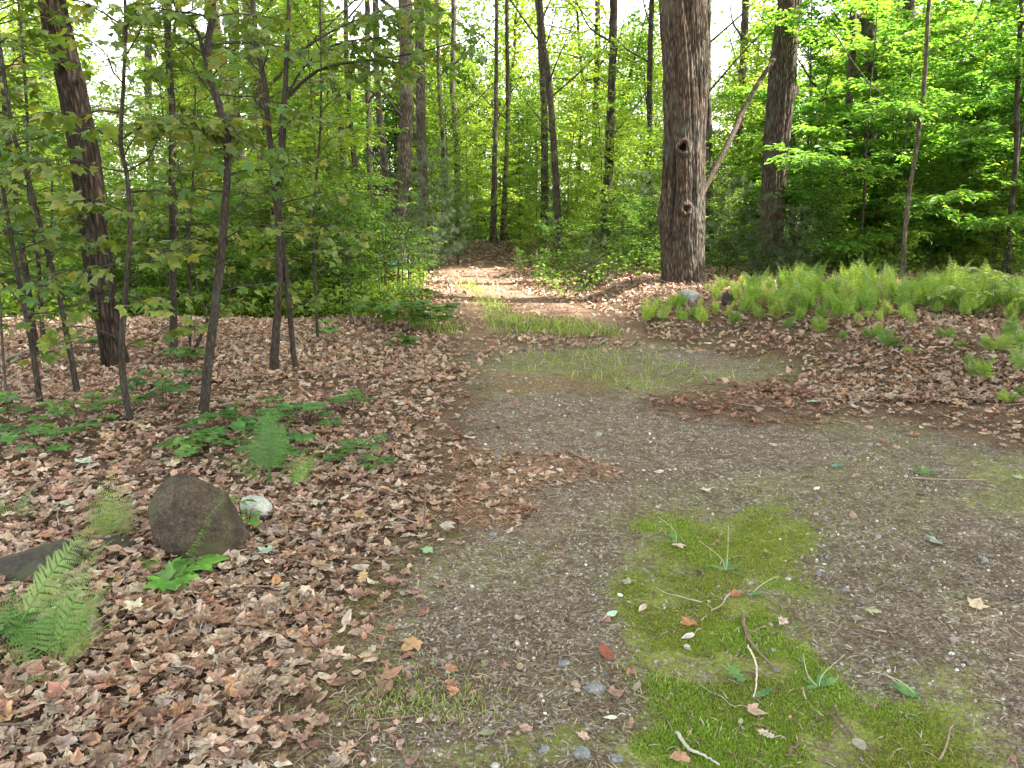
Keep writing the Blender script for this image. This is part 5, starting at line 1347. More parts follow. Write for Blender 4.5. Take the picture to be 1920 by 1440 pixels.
# -------- thin stems of the thicket on the left
THN = ['many-stemmed thin shrub ' + t for t in ['just right of the thin upright sapling', 'in front of the dark trunk in the thicket', 'nearest left of the wire hoop row', 'in front of the disc ornament',
       'between the thicket and the big green leaves', 'behind the front thicket stems, tallest to the left', 'farthest left in the thicket', 'deepest and tallest in the thicket', 'lowest, behind the thin tree at the path side']]
def thicket_plant(i, px, Y, hh):
    rng = np.random.RandomState(400 + i); x = (px - 960) / FPX * Y; b = np.array([x, Y, float(H(x, Y))])
    root = empty('shrub', b, THN[i], 'shrub', 'thicket shrubs left of the path')
    gs = Geo(); gc = Geo(); lv = Leaves()
    for k in range(5):
        az = rng.rand() * 6.28; f = np.array([math.cos(az), math.sin(az), 0]) * 0.18
        top = f * 3.0 * rng.rand() + np.array([0, 0, hh * (0.7 + 0.4 * rng.rand())]) + rng.randn(3) * 0.08
        L = smooth_line([f + [0, 0, -0.1], f * 1.2 + [0, 0, hh * 0.45] + rng.randn(3) * 0.04, top], 12); tube(gs, L, np.linspace(0.008, 0.002, 12), 5, (0.8, 0.8, 0.7))
        for q in range(9):
            j = 4 + int(q * 7 / 9); a2 = rng.rand() * 6.28
            branch(gc, lv, L[j], (math.cos(a2), math.sin(a2), 0.5), 0.42, 0.003, rng, 0.06, 0.035, 0.3, 4, 0.5, hang=0.3, flat=0.4, mi=1)
    gs.obj('stems', M_BARKS, root); lv.build(gc, [T_BLADE, T_BLADEW], GREEN, rng, 0.22); gc.obj('crown', [M_LEAF, M_BARKS], root)
for i, (px, Y, hh) in enumerate([(590, 11.0, 2.0), (625, 10.8, 2.1), (660, 11.3, 2.2), (700, 11.6, 2.1), (735, 12.0, 1.9), (640, 12.4, 2.5), (560, 12.0, 2.3), (690, 13.0, 2.6), (775, 13.0, 1.4)]):
    thicket_plant(i, px, Y, hh)

# undergrowth leaves over the low ground on both sides
def undergrowth(name, label, n, area, hmax, leaf, pal, seed):
    rng = np.random.RandomState(seed); Y = area[2] + (area[3] - area[2]) * rng.rand(n) ; px = area[0] + (area[1] - area[0]) * rng.rand(n)
    x = (px - 960) / FPX * Y; dens = fbm(x * 1.1, Y * 1.1, seed)
    k = (rng.rand(n) < np.clip((dens - 0.3) * 4, 0.05, 1)) & (z_path(x, Y) < -0.3) & (z_grass(x, Y) < 0); x, Y, dens = x[k], Y[k], dens[k]; m = len(x)
    h = hmax * rng.rand(m) * np.clip(dens * 1.6, 0, 1)
    P = np.stack([x, Y, H(x, Y) + 0.02 + h], -1); D = rng.randn(m, 3); D[:, 2] *= 0.35
    M = frames(D, np.array([0, 0, 1.0]) + rng.randn(m, 3) * 0.4, leaf * (0.6 + 0.7 * rng.rand(m))); g = Geo()
    g.scatter(T_BLADEW, M, P, pick(rng, pal, m, 0.25)); tag(g.obj(name, M_LEAF), label, 'undergrowth', kind='stuff')
undergrowth('undergrowth', 'bright low green growth beyond the leaf crest on the left', 30000, (-100, 800, 9.9, 19), 0.45, 0.07, GREEN_Y, 500)
undergrowth('undergrowth', 'low green growth under the trees right of the path', 22000, (1000, 2000, 12.6, 22), 0.4, 0.07, GREEN, 501)
undergrowth('undergrowth', 'low green growth deep in the woods beyond the path', 20000, (200, 1900, 21, 36), 0.7, 0.12, GREEN, 502)

# each plant of the woods is told apart by the trunk it is seen beside
MARKS = [(10, 'the left picture edge'), (60, 'the darkest far left sapling'), (165, 'the leaning dark maple'), (232, 'the crooked thin sapling'), (323, 'the wavy straight sapling'), (418, 'the ringed sapling'), (520, 'the forked sapling'),
         (596, 'the thin upright sapling'), (645, 'the dark trunk in the thicket'), (710, 'the slim curving trunk'), (756, 'the pale bending trunk'), (793, 'the straight dark trunk'), (855, 'the path end'), (928, 'the mossy trunk at the path end'), (1020, 'the straight slim trunk'),
         (1045, 'the slim bending trunk'), (1140, 'the side-limbed trunk'), (1216, 'the slim dark trunk'), (1281, 'the old maple'), (1385, 'the dead leaning branch'), (1455, 'the grey leaning maple'), (1580, 'the lone slim trunk'),
         (1632, 'the broad brown trunk'), (1695, 'the thin pale trunk'), (1830, 'the crooked brown trunk'), (1905, 'the curving edge stem')]
def name_by_neighbours(items):
    buckets = {}
    for (o, lab, x, y) in items:
        px = 960 + FPX * x / y
        m = min(MARKS, key=lambda q: abs(q[0] - px))
        side = 'behind' if abs(m[0] - px) < 12 else ('left of' if px < m[0] else 'right of')
        if px < -10: m, side = (0, 'the left picture edge'), 'just outside'
        if px > 1930: m, side = (0, 'the right picture edge'), 'just outside'
        buckets.setdefault((lab, m[1], side), []).append((y, o))
    seen = {}
    for (lab, mk, side), v in buckets.items():
        v.sort(key=lambda q: q[0]); n = len(v)
        for i, (y, o) in enumerate(v):
            dep = 'near' if y < 13.5 else ('midway back' if y < 20 else ('far back' if y < 30 else 'farthest back'))
            order = '' if n == 1 else (['nearer', 'farther'][i] if n == 2 else (['nearest', 'middle', 'farthest'][i] if n == 3 else ['front', 'second', 'third', 'fourth', 'fifth', 'sixth', 'seventh', 'eighth', 'ninth', 'tenth'][min(i, 9)]))
            o['label'] = ((order + ' ') if order else '') + lab + ' ' + side + ' ' + mk + ', ' + dep
name_by_neighbours(FILLED)
# ------------------------------------------------------------------ stones
M_ROCKB = None
def rock_mat(name, c1, c2, c3, sc=8, moss=0.0):
    m, t, N, L = new_mat(name); tc = N.new('ShaderNodeTexCoord')
    n1 = nd(N, 'ShaderNodeTexNoise', i_Scale=float(sc), i_Detail=8.0, i_Roughness=0.7); L.new(tc.outputs['Object'], n1.inputs['Vector'])
    n2 = nd(N, 'ShaderNodeTexNoise', i_Scale=float(sc * 9), i_Detail=6.0, i_Roughness=0.7); L.new(tc.outputs['Object'], n2.inputs['Vector'])
    ad = nd(N, 'ShaderNodeMath', operation='MULTIPLY_ADD'); L.new(n2.outputs[0], ad.inputs[0]); ad.inputs[1].default_value = 0.5
    hf = nd(N, 'ShaderNodeMath', operation='MULTIPLY'); L.new(n1.outputs[0], hf.inputs[0]); hf.inputs[1].default_value = 0.55; L.new(hf.outputs[0], ad.inputs[2])
    rp = ramp(N, [(0.38, c1), (0.53, c2), (0.68, c3)]); L.new(ad.outputs[0], rp.inputs[0]); col = rp.outputs[0]
    if moss:
        n3 = nd(N, 'ShaderNodeTexNoise', i_Scale=5.0, i_Detail=5.0); L.new(tc.outputs['Object'], n3.inputs['Vector'])
        r3 = ramp(N, [(0.5, (0, 0, 0)), (0.6, (moss, moss, moss))]); L.new(n3.outputs[0], r3.inputs[0])
        mx = N.new('ShaderNodeMixRGB'); L.new(r3.outputs[0], mx.inputs[0]); L.new(col, mx.inputs[1]); mx.inputs[2].default_value = (0.05, 0.06, 0.025, 1); col = mx.outputs[0]
    p = N.new('ShaderNodeBsdfPrincipled'); p.inputs['Roughness'].default_value = 0.88; p.inputs['Specular IOR Level'].default_value = 0.25; L.new(col, p.inputs['Base Color'])
    b = nd(N, 'ShaderNodeBump', i_Strength=0.6, i_Distance=0.012); L.new(ad.outputs[0], b.inputs['Height']); L.new(b.outputs[0], p.inputs['Normal'])
    out = N.new('ShaderNodeOutputMaterial'); L.new(p.outputs[0], out.inputs[0]); return m
M_ROCKB = rock_mat('brown_stone', (0.012, 0.010, 0.007), (0.055, 0.042, 0.03), (0.15, 0.115, 0.085), 11, 0.5)
M_ROCKG = rock_mat('grey_stone', (0.10, 0.105, 0.11), (0.2, 0.205, 0.21), (0.32, 0.32, 0.32), 12)
M_ROCKW = rock_mat('white_stone', (0.2, 0.21, 0.18), (0.42, 0.45, 0.41), (0.62, 0.64, 0.6), 14, 0.25)
M_ROCKD = rock_mat('dark_mossy_stone', (0.02, 0.018, 0.014), (0.05, 0.045, 0.035), (0.10, 0.09, 0.075), 7, 0.7)

def sphere_pts(nu=40, nv=22):
    u = np.arange(nu) * 2 * PI / nu; v = (np.arange(nv) + 0.5) * PI / nv
    U, Vv = np.meshgrid(u, v); P = np.stack([np.cos(U) * np.sin(Vv), np.sin(U) * np.sin(Vv), np.cos(Vv)], -1).reshape(-1, 3)
    P = np.concatenate([P, [[0, 0, 1], [0, 0, -1]]]); i = np.arange(nv - 1)[:, None] * nu; j = np.arange(nu)[None]; k = (j + 1) % nu
    F4 = np.stack([i + j, i + nu + j, i + nu + k, i + k], -1).reshape(-1, 4); n = nu * nv; jj = np.arange(nu); kk = (jj + 1) % nu
    F3 = np.concatenate([np.stack([np.full(nu, n), jj, kk], -1), np.stack([(nv - 1) * nu + kk, (nv - 1) * nu + jj, np.full(nu, n + 1)], -1)])
    return P, F3, F4

def stone(name, label, px, py, size, mat, seed, cat='stone', sink=0.25, rz=0, ncut=9, group=None, tilt=0, hi=True, outline=None):
    """size: full width, depth, height in metres; cut by random planes so that it has facets"""
    rng = np.random.RandomState(seed); P, F3, F4 = sphere_pts(64, 36) if hi else sphere_pts(20, 11)
    for _ in range(ncut):
        n = norm(rng.randn(3)); c = 0.62 + 0.25 * rng.rand(); d = P @ n; over = np.maximum(0, d - c); P = P - n * (over * 0.9)[:, None]
    P = P * (1 + 0.10 * (fbm(P[:, 0] * 1.7 + 9, P[:, 1] * 1.7 + P[:, 2] * 1.9 + 9, seed, 3) - 0.5)[:, None] + 0.05 * (fbm(P[:, 0] * 7 + 9, P[:, 1] * 7 + P[:, 2] * 6 + 9, seed + 5, 3) - 0.5)[:, None])
    if outline: P = outline(P)
    P = P / np.abs(P).max(0) * np.array(size) / 2
    if tilt:
        ct, st = math.cos(tilt), math.sin(tilt); P = np.stack([P[:, 0] * ct + P[:, 2] * st, P[:, 1], -P[:, 0] * st + P[:, 2] * ct], -1)
    b = gp(px, py); zmin = P[:, 2].min(); P[:, 2] -= zmin + sink * size[2]
    g = Geo(); g.add(P, F3, F4, (1, 1, 1)); o = g.obj(name, mat, None, True)
    o.location = (b[0], b[1] + size[1] * 0.4, float(H(b[0], b[1] + size[1] * 0.4))); o.rotation_euler = (0, 0, rz); tag(o, label, cat, group); return o

def boulder():
    """outline traced at its own distance, given real depth and a rounded, faceted body"""
    out = [(300, 896), (340, 893), (395, 912), (420, 945), (450, 990), (461, 1022), (450, 1040), (425, 1066), (400, 1060), (378, 1052), (352, 1030), (322, 1015), (290, 995), (275, 960), (273, 930)]
    b = gp(400, 1062); Y = b[1] + 0.10
    O = np.array([at(x, y, Y) for x, y in out]); O2 = np.stack([O[:, 0], O[:, 2]], -1)
    L = smooth_line(np.concatenate([O2, O2[:1]]), 121)[:-1]; c = L.mean(0); rng = np.random.RandomState(6)
    rings = []; K = 30
    for k in range(-K, K + 1):
        t = k / K; s = (1 - abs(t) ** 2.6) ** 0.5 if abs(t) < 1 else 0.0
        s = max(s, 0.02); y = Y + 0.17 * t + 0.02
        q = c + (L - c) * s * (1 + 0.006 * rng.randn())
        q = q - [0, 0.028]; lean = 0.05 * (q[:, 1] - c[1])      # top leans away
        rings.append(np.stack([q[:, 0], y + lean * 1.5, q[:, 1]], -1))
    V = np.array(rings); n, m, _ = V.shape; P = V.reshape(-1, 3)
    nz = fbm(P[:, 0] * 9 + 40, P[:, 2] * 9 + P[:, 1] * 7 + 40, 3, 4) - 0.5; cen = P.mean(0); P = P + norm(P - cen) * (nz * 0.05)[:, None]
    rr = np.random.RandomState(12)
    for _ in range(16):       # broken flat faces
        nn = norm(rr.randn(3) * [1, 1.0, 0.8]); nn[1] = -abs(nn[1]); d_ = (P - cen) @ nn; cut = d_.max() * (0.80 + 0.15 * rr.rand()); P = P - nn * (np.maximum(0, d_ - cut) * 0.85)[:, None]
    P = P + norm(P - cen) * ((fbm(P[:, 0] * 30 + 40, P[:, 2] * 30 + P[:, 1] * 25 + 40, 8, 3) - 0.5) * 0.016)[:, None]
    i = np.arange(n - 1)[:, None] * m; j = np.arange(m)[None]; k = (j + 1) % m
    F = np.stack([i + j, i + k, i + m + k, i + m + j], -1).reshape(-1, 4)
    base = np.array([cen[0], cen[1], b[2]]); P = P - base; c0 = len(P); Pv = np.concatenate([P, [P[:m].mean(0)], [P[-m:].mean(0)]])
    jj = np.arange(m); kk = (jj + 1) % m; F3 = np.concatenate([np.stack([kk, jj, np.full(m, c0)], -1), np.stack([jj + (n - 1) * m, kk + (n - 1) * m, np.full(m, c0 + 1)], -1)])
    g = Geo(); g.add(Pv, F3, F, (1, 1, 1)); o = g.obj('boulder', M_ROCKB, None, True, base); tag(o, 'brown rounded boulder tipped on its edge in the dry leaves', 'boulder')
boulder()
stone('stone', 'white angular stone tucked behind the brown boulder', 474, 978, (0.16, 0.12, 0.14), M_ROCKW, 21, sink=0.15, ncut=12)
stone('rock', 'dark mossy rock half buried at the left edge', 40, 1105, (0.36, 0.30, 0.16), M_ROCKD, 22, sink=0.2)
stone('rock', 'low dark rock joining the mossy rock left of the boulder', 195, 1055, (0.24, 0.2, 0.09), M_ROCKD, 23, sink=0.3)
stone('stone', 'pale grey flat-topped stone at the foot of the old maple', 1292, 570, (0.36, 0.28, 0.22), M_ROCKG, 24, sink=0.2)
stone('stone', 'dark stone right of the pale stone behind the ferns', 1368, 572, (0.2, 0.18, 0.2), M_ROCKD, 25, sink=0.2)
stone('stone', 'low dark mossy stone at the left end of the fern bank', 1235, 608, (0.3, 0.2, 0.1), M_ROCKD, 26, sink=0.3)
stone('stone', 'small dark stone near the foot of the thin tree by the thicket', 752, 562, (0.22, 0.2, 0.16), M_ROCKD, 27, sink=0.2)
for i, (px, py, w, lab, mt) in enumerate([
        (1118, 1302, 0.072, 'grey flat stone pressed in the moss edge, biggest on the drive', M_ROCKG), (1020, 1412, 0.038, 'smooth blue-grey pebble near the bottom edge', M_ROCKG),
        (1092, 1425, 0.062, 'brownish grey stone left of the moss at the bottom edge', M_ROCKG), (1155, 1430, 0.045, 'dark grey stone right of the brownish one at the bottom edge', M_ROCKG),
        (925, 1005, 0.045, 'greenish pebble among the orange needles', M_ROCKG), (1060, 1165, 0.034, 'round brown pebble in the gravel', M_ROCKB),
        (928, 1441, 0.03, 'white pebble at the bottom edge', M_ROCKW), (1058, 1250, 0.045, 'thin grey pebble above the biggest grey stone', M_ROCKG),
        (1066, 1325, 0.022, 'pinkish pebble left below the biggest grey stone', M_ROCKB), (1210, 1368, 0.014, 'tiny white pebble on the moss', M_ROCKW),
        (1480, 1088, 0.03, 'white chip of stone at the right edge of the moss', M_ROCKW), (1586, 1108, 0.03, 'pale pebble on the gravel right of the moss', M_ROCKG)]):
    stone('pebble', lab, px, py, (w, w * 0.8, w * 0.42), mt, 600 + i, 'pebble', 0.35, i, 7, hi=False)

# ------------------------------------------------------------------ single fallen leaves that stand out
def single_leaf(label, px, py, size, col, seed, shape=MAPLE, rz=0, curl=0.5, name='fallen_leaf'):
    rng = np.random.RandomState(seed); t = leaf_tmpl(shape, rng, curl=curl, crump=0.06, cup=0.08); b = gp(px, py)
    g = Geo(); g.add(t[0] * size - [0, 0, (t[0][:, 2] * size).min()], t[1], t[2], np.array(col) * t[3][:, None])
    st = smooth_line([(0, -0.42 * size, 0.004), (0.1 * size, -0.7 * size, 0.01), (0.1 * size, -1.0 * size, 0.004)], 5); tube(g, st, 0.0012, 3, np.array(col) * 0.8)
    o = g.obj(name, M_LITTER, None, False, b + np.array([0, 0, 0.012 if float(z_road(b[0], b[1])) > 0 else 0.05])); o.rotation_euler = (0.1 * rng.randn(), 0.1 * rng.randn(), rz); tag(o, label, 'leaf')
LG = (0.38, 0.50, 0.38); GG = (0.18, 0.32, 0.14); OR_ = (0.42, 0.2, 0.1); TN = (0.5, 0.34, 0.2); GY = (0.42, 0.38, 0.33)
for i, (px, py, s, c, sh, lab) in enumerate([
        (680, 1105, 0.085, TN, OAK, 'tan pointed oak leaf at the left edge of the gravel'), (732, 1110, 0.075, (0.42, 0.25, 0.2), MAPLE, 'pinkish maple leaf right of the tan oak leaf'),
        (800, 1037, 0.06, (0.3, 0.45, 0.25), MAPLE, 'light green fallen leaf at the road edge'), (840, 1005, 0.07, GY, MAPLE, 'pale curled leaf above the light green one'),
        (1146, 1157, 0.055, (0.5, 0.72, 0.6), OVATE, 'mint green upturned leaf left of the moss'), (1290, 1172, 0.055, OR_, MAPLE, 'orange maple leaf on the moss'),
        (1292, 1198, 0.055, (0.6, 0.56, 0.52), OVATE, 'pale curled leaf just below the orange one'), (1273, 1028, 0.065, (0.55, 0.47, 0.36), MAPLE, 'pale maple leaf on the top part of the moss'),
        (1380, 1118, 0.05, OR_, MAPLE, 'small rust leaf by the bent stalk'), (1436, 1040, 0.04, (0.28, 0.36, 0.14), OVATE, 'yellowish green leaf on the moss top'),
        (1175, 1095, 0.04, (0.4, 0.36, 0.28), MAPLE, 'dull tan leaf at the left moss edge'), (770, 1215, 0.08, (0.42, 0.24, 0.15), MAPLE, 'brown maple leaf left on the gravel, upper one'),
        (845, 1258, 0.06, (0.42, 0.22, 0.13), OAK, 'rust leaf alone left on the gravel'), (735, 1270, 0.075, (0.45, 0.27, 0.18), MAPLE, 'orange-brown leaf on the dark dirt at left'),
        (1137, 1230, 0.085, (0.27, 0.11, 0.06), OVATE, 'long red-brown leaf scrap above the grey stone'), (1146, 1352, 0.045, (0.7, 0.7, 0.68), OVATE, 'white dry leaf scrap below the grey stone'),
        (1610, 1400, 0.07, (0.36, 0.33, 0.27), OVATE, 'grey-green dry leaf at the tip of the fallen twig'), (1417, 1340, 0.055, (0.45, 0.33, 0.26), MAPLE, 'pinkish leaf on the lower moss'),
        (1388, 1360, 0.03, (0.34, 0.38, 0.22), OVATE, 'tiny greenish leaf on the lower moss'), (1440, 1385, 0.05, (0.5, 0.46, 0.38), OAK, 'pale leaf scrap on the lower moss'),
        (1752, 1020, 0.07, (0.25, 0.3, 0.24), MAPLE, 'grey-green leaf on the right gravel'), (1572, 878, 0.075, (0.14, 0.26, 0.18), MAPLE, 'dark green fallen maple leaf on the gravel'),
        (1362, 857, 0.07, (0.45, 0.36, 0.22), OAK, 'curled tan leaf on the gravel behind the moss'), (1322, 922, 0.06, (0.62, 0.58, 0.52), MAPLE, 'white-backed leaf above the moss'),
        (1237, 888, 0.06, (0.6, 0.55, 0.46), OVATE, 'pale leaf on the gravel in the middle'), (1302, 767, 0.07, (0.55, 0.6, 0.48), OVATE, 'pale green leaf on the dark leaf pile'),
        (1635, 1152, 0.055, (0.4, 0.42, 0.26), MAPLE, 'greenish tan leaf on the right gravel'), (1832, 1138, 0.075, (0.5, 0.4, 0.3), MAPLE, 'pale tan leaf at the right gravel edge'),
        (1908, 898, 0.06, (0.36, 0.44, 0.32), MAPLE, 'pale green leaf near the right edge'), (1517, 678, 0.10, (0.45, 0.55, 0.38), MAPLE, 'pale green leaf on the bank leaves'),
        (1525, 765, 0.11, (0.45, 0.55, 0.42), MAPLE, 'pale green leaf at the foot of the bank'), (1328, 653, 0.10, (0.6, 0.62, 0.52), MAPLE, 'whitish leaf at the back of the drive'),
        (160, 882, 0.085, (0.42, 0.52, 0.42), MAPLE, 'mint grey leaf on the left litter'), (498, 1052, 0.065, (0.36, 0.46, 0.36), MAPLE, 'mint grey leaf right of the boulder'),
        (752, 770, 0.07, (0.38, 0.5, 0.42), OVATE, 'mint leaf on the left litter behind the seedlings'), (330, 882, 0.08, (0.3, 0.38, 0.2), MAPLE, 'green-tan leaf behind the boulder'),
        (128, 962, 0.06, (0.4, 0.42, 0.34), MAPLE, 'grey leaf by the upright thin fern'), (520, 1110, 0.07, (0.5, 0.28, 0.12), OVATE, 'orange leaf right below the boulder'),
        (915, 1380, 0.05, (0.25, 0.27, 0.16), OVATE, 'olive leaf low on the gravel'), (975, 1255, 0.04, (0.42, 0.3, 0.2), OVATE, 'tan leaf bit in the gravel')]):
    single_leaf(lab, px, py, s, c, 700 + i, sh, rz=i * 1.37, curl=0.5)

# ------------------------------------------------------------------ twigs and stalks
def twig(label, pts, w, col, seed, lift=0.01, name='twig', cat='twig'):
    rng = np.random.RandomState(seed); G = np.array([gp(x, y) for x, y in pts]); G[:, 2] = H(G[:, 0], G[:, 1]) + lift
    for k, p in enumerate(G):
        if float(z_road(p[0], p[1])) < -0.2: G[k, 2] += 0.035
    L = smooth_line(G, 4 * len(pts) + 4); f = L[:, 1].mean(); r = w / 2 * math.hypot(f, CAM_H) / FPX
    L[1:-1] += rng.randn(len(L) - 2, 3) * r * 0.18; base = L[0].copy()
    g = Geo(); tube(g, L - base, np.linspace(r, r * 0.5, len(L)), 6, col, 0, 0.2, rng); tag(g.obj(name, M_STICK, None, True, base), label, cat)
for i, (lab, pts, w, c) in enumerate([
        ('brown twig lying across the middle of the moss', [(1392, 1155), (1400, 1195), (1425, 1230), (1452, 1256)], 7, (0.2, 0.14, 0.1)),
        ('pale bent stalk beside the brown twig on the moss', [(1402, 1215), (1417, 1250), (1417, 1290), (1412, 1312)], 4, (0.6, 0.5, 0.42)),
        ('grey twig entering from the bottom edge on the moss', [(1268, 1378), (1290, 1408), (1320, 1422), (1348, 1440)], 7, (0.4, 0.37, 0.33)),
        ('forked dark twig leading to the grey-green leaf', [(1563, 1328), (1575, 1352), (1600, 1385)], 5, (0.16, 0.12, 0.09)),
        ('second dark twig beside the forked one', [(1555, 1340), (1582, 1378), (1602, 1390)], 4, (0.14, 0.1, 0.08)),
        ('pale thin stick at the far right of the gravel', [(1710, 898), (1760, 902), (1850, 903)], 4, (0.3, 0.23, 0.17)),
        ('curved dark rootlet on the right gravel', [(1600, 1185), (1660, 1205), (1720, 1218), (1765, 1216), (1768, 1205)], 4, (0.17, 0.12, 0.09)),
        ('upright dark stick on the left litter by the road edge', [(800, 932), (797, 965), (796, 1005)], 5, (0.14, 0.1, 0.08)),
        ('long thin stick in the litter below the boulder', [(460, 1118), (520, 1120), (580, 1124)], 4, (0.22, 0.16, 0.12)),
        ('thin dark stick across the litter edge', [(640, 1062), (700, 1052), (790, 1050)], 5, (0.16, 0.11, 0.08)),
        ('thin stick on the gravel behind the orange needles', [(1065, 848), (1110, 868), (1175, 884)], 4, (0.26, 0.19, 0.14)),
        ('diagonal light stick in the litter near the bottom left', [(345, 1180), (420, 1165), (470, 1150)], 4, (0.3, 0.22, 0.17)),
        ('long curved stem in the litter at the bottom left', [(230, 1340), (300, 1352), (380, 1330)], 4, (0.25, 0.17, 0.12)),
        ('dark fallen stick at the bottom left corner', [(0, 1385), (60, 1382), (100, 1372)], 6, (0.12, 0.09, 0.07)),
        ('curved twig across the left gravel', [(700, 1355), (790, 1345), (850, 1325)], 3, (0.22, 0.15, 0.11)),
        ('pale fallen stick pair behind the left saplings', [(0, 690), (50, 665), (95, 648)], 7, (0.3, 0.25, 0.2)),
        ('thin fallen stick under the left saplings', [(5, 683), (45, 672), (85, 662)], 4, (0.3, 0.25, 0.2)),
        ('fallen stick beside the crooked sapling foot', [(240, 815), (262, 790), (285, 775)], 6, (0.25, 0.18, 0.13)),
        ('thin stick on the litter above the seedlings', [(270, 690), (300, 670), (330, 655)], 5, (0.26, 0.2, 0.15)),
        ('short forked stick right of the gravel centre', [(1500, 1180), (1530, 1175), (1600, 1200)], 3, (0.2, 0.15, 0.11)),
        ('small dark stick on the left of the gravel', [(870, 1290), (885, 1250), (892, 1235)], 4, (0.15, 0.11, 0.08))]):
    twig(lab, pts, w, c, 800 + i)

def stalk_plant(label, base_px, stalks, leaves, seed):
    """a low weed: pale stalks arching up and a few toothed leaves on the ground"""
    rng = np.random.RandomState(seed); b = gp(*base_px); root = empty('weed', b, label, 'plant')
    for (ex, ey, hgt, bend) in stalks:
        e = gp(ex, ey); e = e - b; q = np.array([[0, 0, 0], [e[0] * 0.35 + bend, e[1] * 0.35, hgt * 0.8], [e[0] * 0.8, e[1] * 0.8, hgt], [e[0], e[1], hgt * 0.7]]) if hgt < 0.06 else np.array([[0, 0, 0], [bend, 0.0, hgt * 0.5], [e[0], e[1] * 0.2, hgt]])
        L = smooth_line(q, 12); g = Geo(); tube(g, L, np.linspace(0.0017, 0.001, 12), 5, (0.42, 0.45, 0.27)); g.obj('stalk', M_STICK, root, True)
    for (az, l) in leaves:
        P = np.array([[0.0, 0, 0.008]]); d = np.array([[math.cos(R(az)), math.sin(R(az)), 0.12]]); tpl = leaf_tmpl(OAK, rng, curl=0.4, crump=0.05)
        tpl = (tpl[0] + [0, 0.42, 0], *tpl[1:]); g = Geo(); g.scatter(tpl, frames(d, np.array([[0, 0, 1.0]]), np.array([l])) * np.array([0.75, 1, 1]), P, np.array([[0.17, 0.34, 0.12]])); g.obj('leaf', M_LEAFN, root)
stalk_plant('weed with two tall pale curved stalks on the moss top', (1362, 1072), [(1300, 1050, 0.13, -0.03), (1350, 1050, 0.2, 0.0)], [(30, 0.08), (150, 0.07), (75, 0.09)], 1)
stalk_plant('weed with one arching pale stalk behind the first', (1268, 1018), [(1225, 1000, 0.12, -0.01)], [(100, 0.07), (200, 0.05)], 2)
stalk_plant('weed with a low stalk bowed right by the pebble chips', (1405, 1118), [(1460, 1095, 0.03, 0.0)], [(10, 0.06)], 3)
stalk_plant('weed with spreading leaves and thin stalks on the lower moss', (1535, 1290), [(1470, 1225, 0.10, -0.04), (1550, 1240, 0.10, 0.01)], [(20, 0.07), (60, 0.06), (150, 0.05), (200, 0.05)], 4)
stalk_plant('weed with broad toothed leaves and a bowed white stalk at lower right', (1725, 1310), [(1620, 1280, 0.05, 0.0)], [(150, 0.1), (130, 0.08), (165, 0.07)], 5)
stalk_plant('single tongue-shaped leaf weed left of the lower moss', (1395, 1285), [], [(110, 0.09)], 6)
stalk_plant('small weed with one leaf at the end of the pale bent stalk', (1412, 1312), [], [(25, 0.08)], 7)
stalk_plant('bright toothed weed sprig on the far right gravel', (1735, 890), [], [(20, 0.08), (70, 0.09), (140, 0.08), (-30, 0.07), (180, 0.06)], 8)

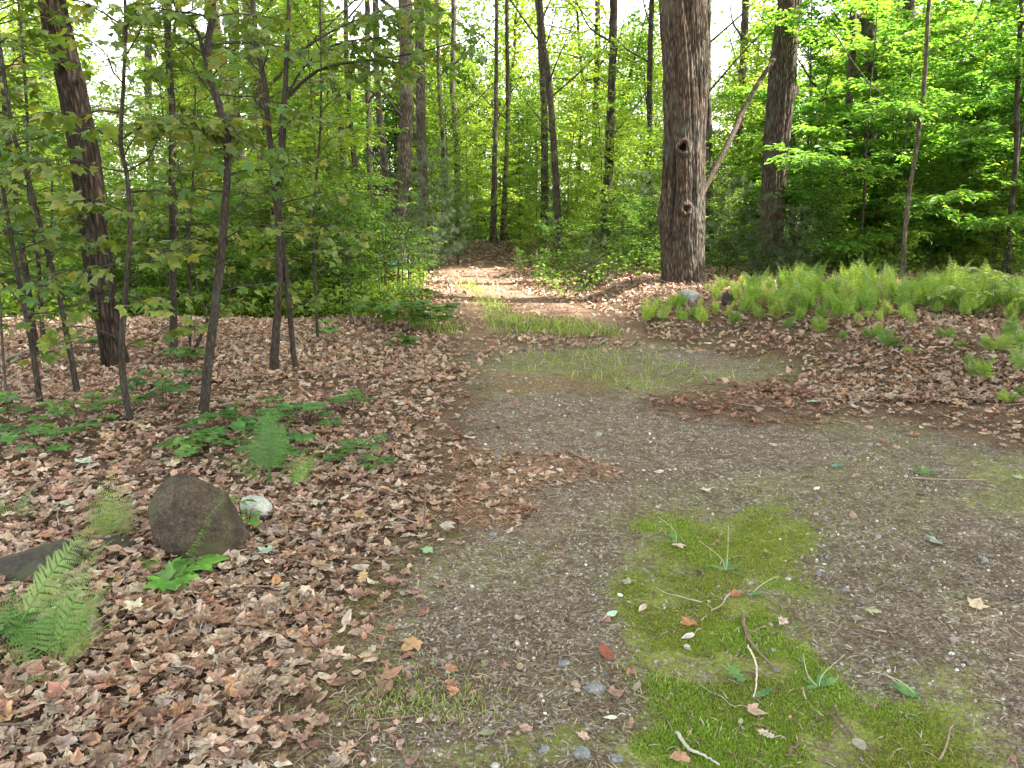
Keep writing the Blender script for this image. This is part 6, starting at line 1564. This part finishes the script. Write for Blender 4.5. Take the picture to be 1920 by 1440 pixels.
# ------------------------------------------------------------------ yard ornaments glimpsed behind the thicket
def box_mesh(g, c, s, col):
    c = np.array(c); s = np.array(s) / 2; V = np.array([(x, y, z) for x in (-1, 1) for y in (-1, 1) for z in (-1, 1)]) * s + c
    g.add(V, None, [(0, 1, 3, 2), (4, 6, 7, 5), (0, 4, 5, 1), (2, 3, 7, 6), (0, 2, 6, 4), (1, 5, 7, 3)], col)
M_PAINT = plain_mat('weathered_paint', rough=0.5, spec=0.4, nscale=25, lo=0.8, hi=1.1)
def loop_tube(g, c, rx, rz_, r, col, n=28):
    a = np.linspace(0, 2 * PI, n + 1); P = np.stack([c[0] + rx * np.cos(a), np.full(n + 1, c[1]), c[2] + rz_ * np.sin(a)], -1); tube(g, P, r, 5, col)
def ornaments():
    Y = 15.2
    def wp(px, py): return at(px, py, Y)
    c = wp(762, 496); foot = np.array([c[0], Y, float(H(c[0], Y))]); root = empty('hoop_ornament', foot, 'oval pale wire hoop with a crossbar on a short white post', 'ornament')
    g = Geo(); loop_tube(g, c - foot, 0.075, 0.12, 0.008, (0.5, 0.5, 0.42)); tube(g, [c - foot + [0, 0, -.12], c - foot + [0, 0, .12]], 0.007, 5, (0.45, 0.45, 0.38)); tube(g, [c - foot + [-.2, 0, -.13], c - foot + [.1, 0, -.13]], 0.01, 5, (0.5, 0.46, 0.38)); g.obj('hoop', M_PAINT, root)
    g = Geo(); tube(g, [[0, 0, -.05], [0, 0, (c - foot)[2] - .12]], 0.022, 8, (0.5, 0.5, 0.46)); g.obj('post', M_PAINT, root)
    c = wp(712, 480); foot = np.array([c[0], Y, float(H(c[0], Y))]); root = empty('disc_ornament', foot, 'small blue disc with white petals on a thin rod', 'ornament')
    g = Geo(); n = 24; a = np.arange(n) * 2 * PI / n; q = c - foot
    V = np.concatenate([np.stack([q[0] + .085 * np.cos(a), np.full(n, -.01), q[2] + .085 * np.sin(a)], -1), np.stack([q[0] + .085 * np.cos(a), np.full(n, .01), q[2] + .085 * np.sin(a)], -1), [[q[0], -.015, q[2]], [q[0], .015, q[2]]]])
    jj = np.arange(n); kk = (jj + 1) % n; g.add(V, np.concatenate([np.stack([jj, kk, np.full(n, 2 * n)], -1), np.stack([kk + n, jj + n, np.full(n, 2 * n + 1)], -1)]), np.stack([jj, jj + n, kk + n, kk], -1), (0.05, 0.12, 0.3)); g.obj('disc', M_PAINT, root)
    g = Geo()
    for k in range(3):
        A = frames(np.array([[math.cos(k * 2.1 + .5), -0.1, math.sin(k * 2.1 + .5)]]), np.array([[0, -1.0, 0]]), np.array([0.075])); g.scatter(T_BLADEW, A, np.array([[q[0], -.025, q[2]]]), np.array([[0.65, 0.72, 0.8]]))
    g.obj('petal', M_PAINT, root); g = Geo(); tube(g, [[0, 0.02, -.05], [q[0], 0.02, q[2]]], 0.007, 5, (0.1, 0.1, 0.1)); g.obj('rod', M_PAINT, root)
    c = wp(733, 500); foot = np.array([c[0], Y + .1, float(H(c[0], Y + .1))]); root = empty('plant_stand', foot, 'dark red-brown plant stand with a green pot beside the wire hoop', 'plant stand'); q = c - foot
    g = Geo(); box_mesh(g, (0, 0, q[2] / 2 - .02), (0.17, 0.17, q[2] - .04), (0.10, 0.03, 0.02)); g.obj('stand', M_PAINT, root)
    g = Geo(); n = 16; tube(g, [[0, 0, q[2] - .039], [0, 0, q[2] + .1], [0, 0, q[2] + .105]], [0.08, 0.11, 0.115], 16, (0.08, 0.25, 0.18)); g.obj('pot', M_PAINT, root)
    for px, py, lab in ((655, 496, 'upper small white star-shaped ornament in the thicket'), (664, 506, 'lower small white star-shaped ornament in the thicket')):
        c = at(px, py, 13.5); foot = np.array([c[0], 13.5, float(H(c[0], 13.5))]); root = empty('star_ornament', foot, lab, 'ornament'); q = c - foot; g = Geo()
        for k in range(5):
            A = frames(np.array([[math.cos(k * 1.257 + .3), 0, math.sin(k * 1.257 + .3)]]), np.array([[0, -1.0, 0.0]]), np.array([0.06])); g.scatter(T_BLADEW, A, q[None], np.array([[0.75, 0.78, 0.85]]))
        g.obj('star', M_PAINT, root); g = Geo(); tube(g, [[0, .01, -.05], [q[0], 0.01, q[2]]], 0.005, 5, (0.3, 0.3, 0.3)); g.obj('rod', M_PAINT, root)
ornaments()
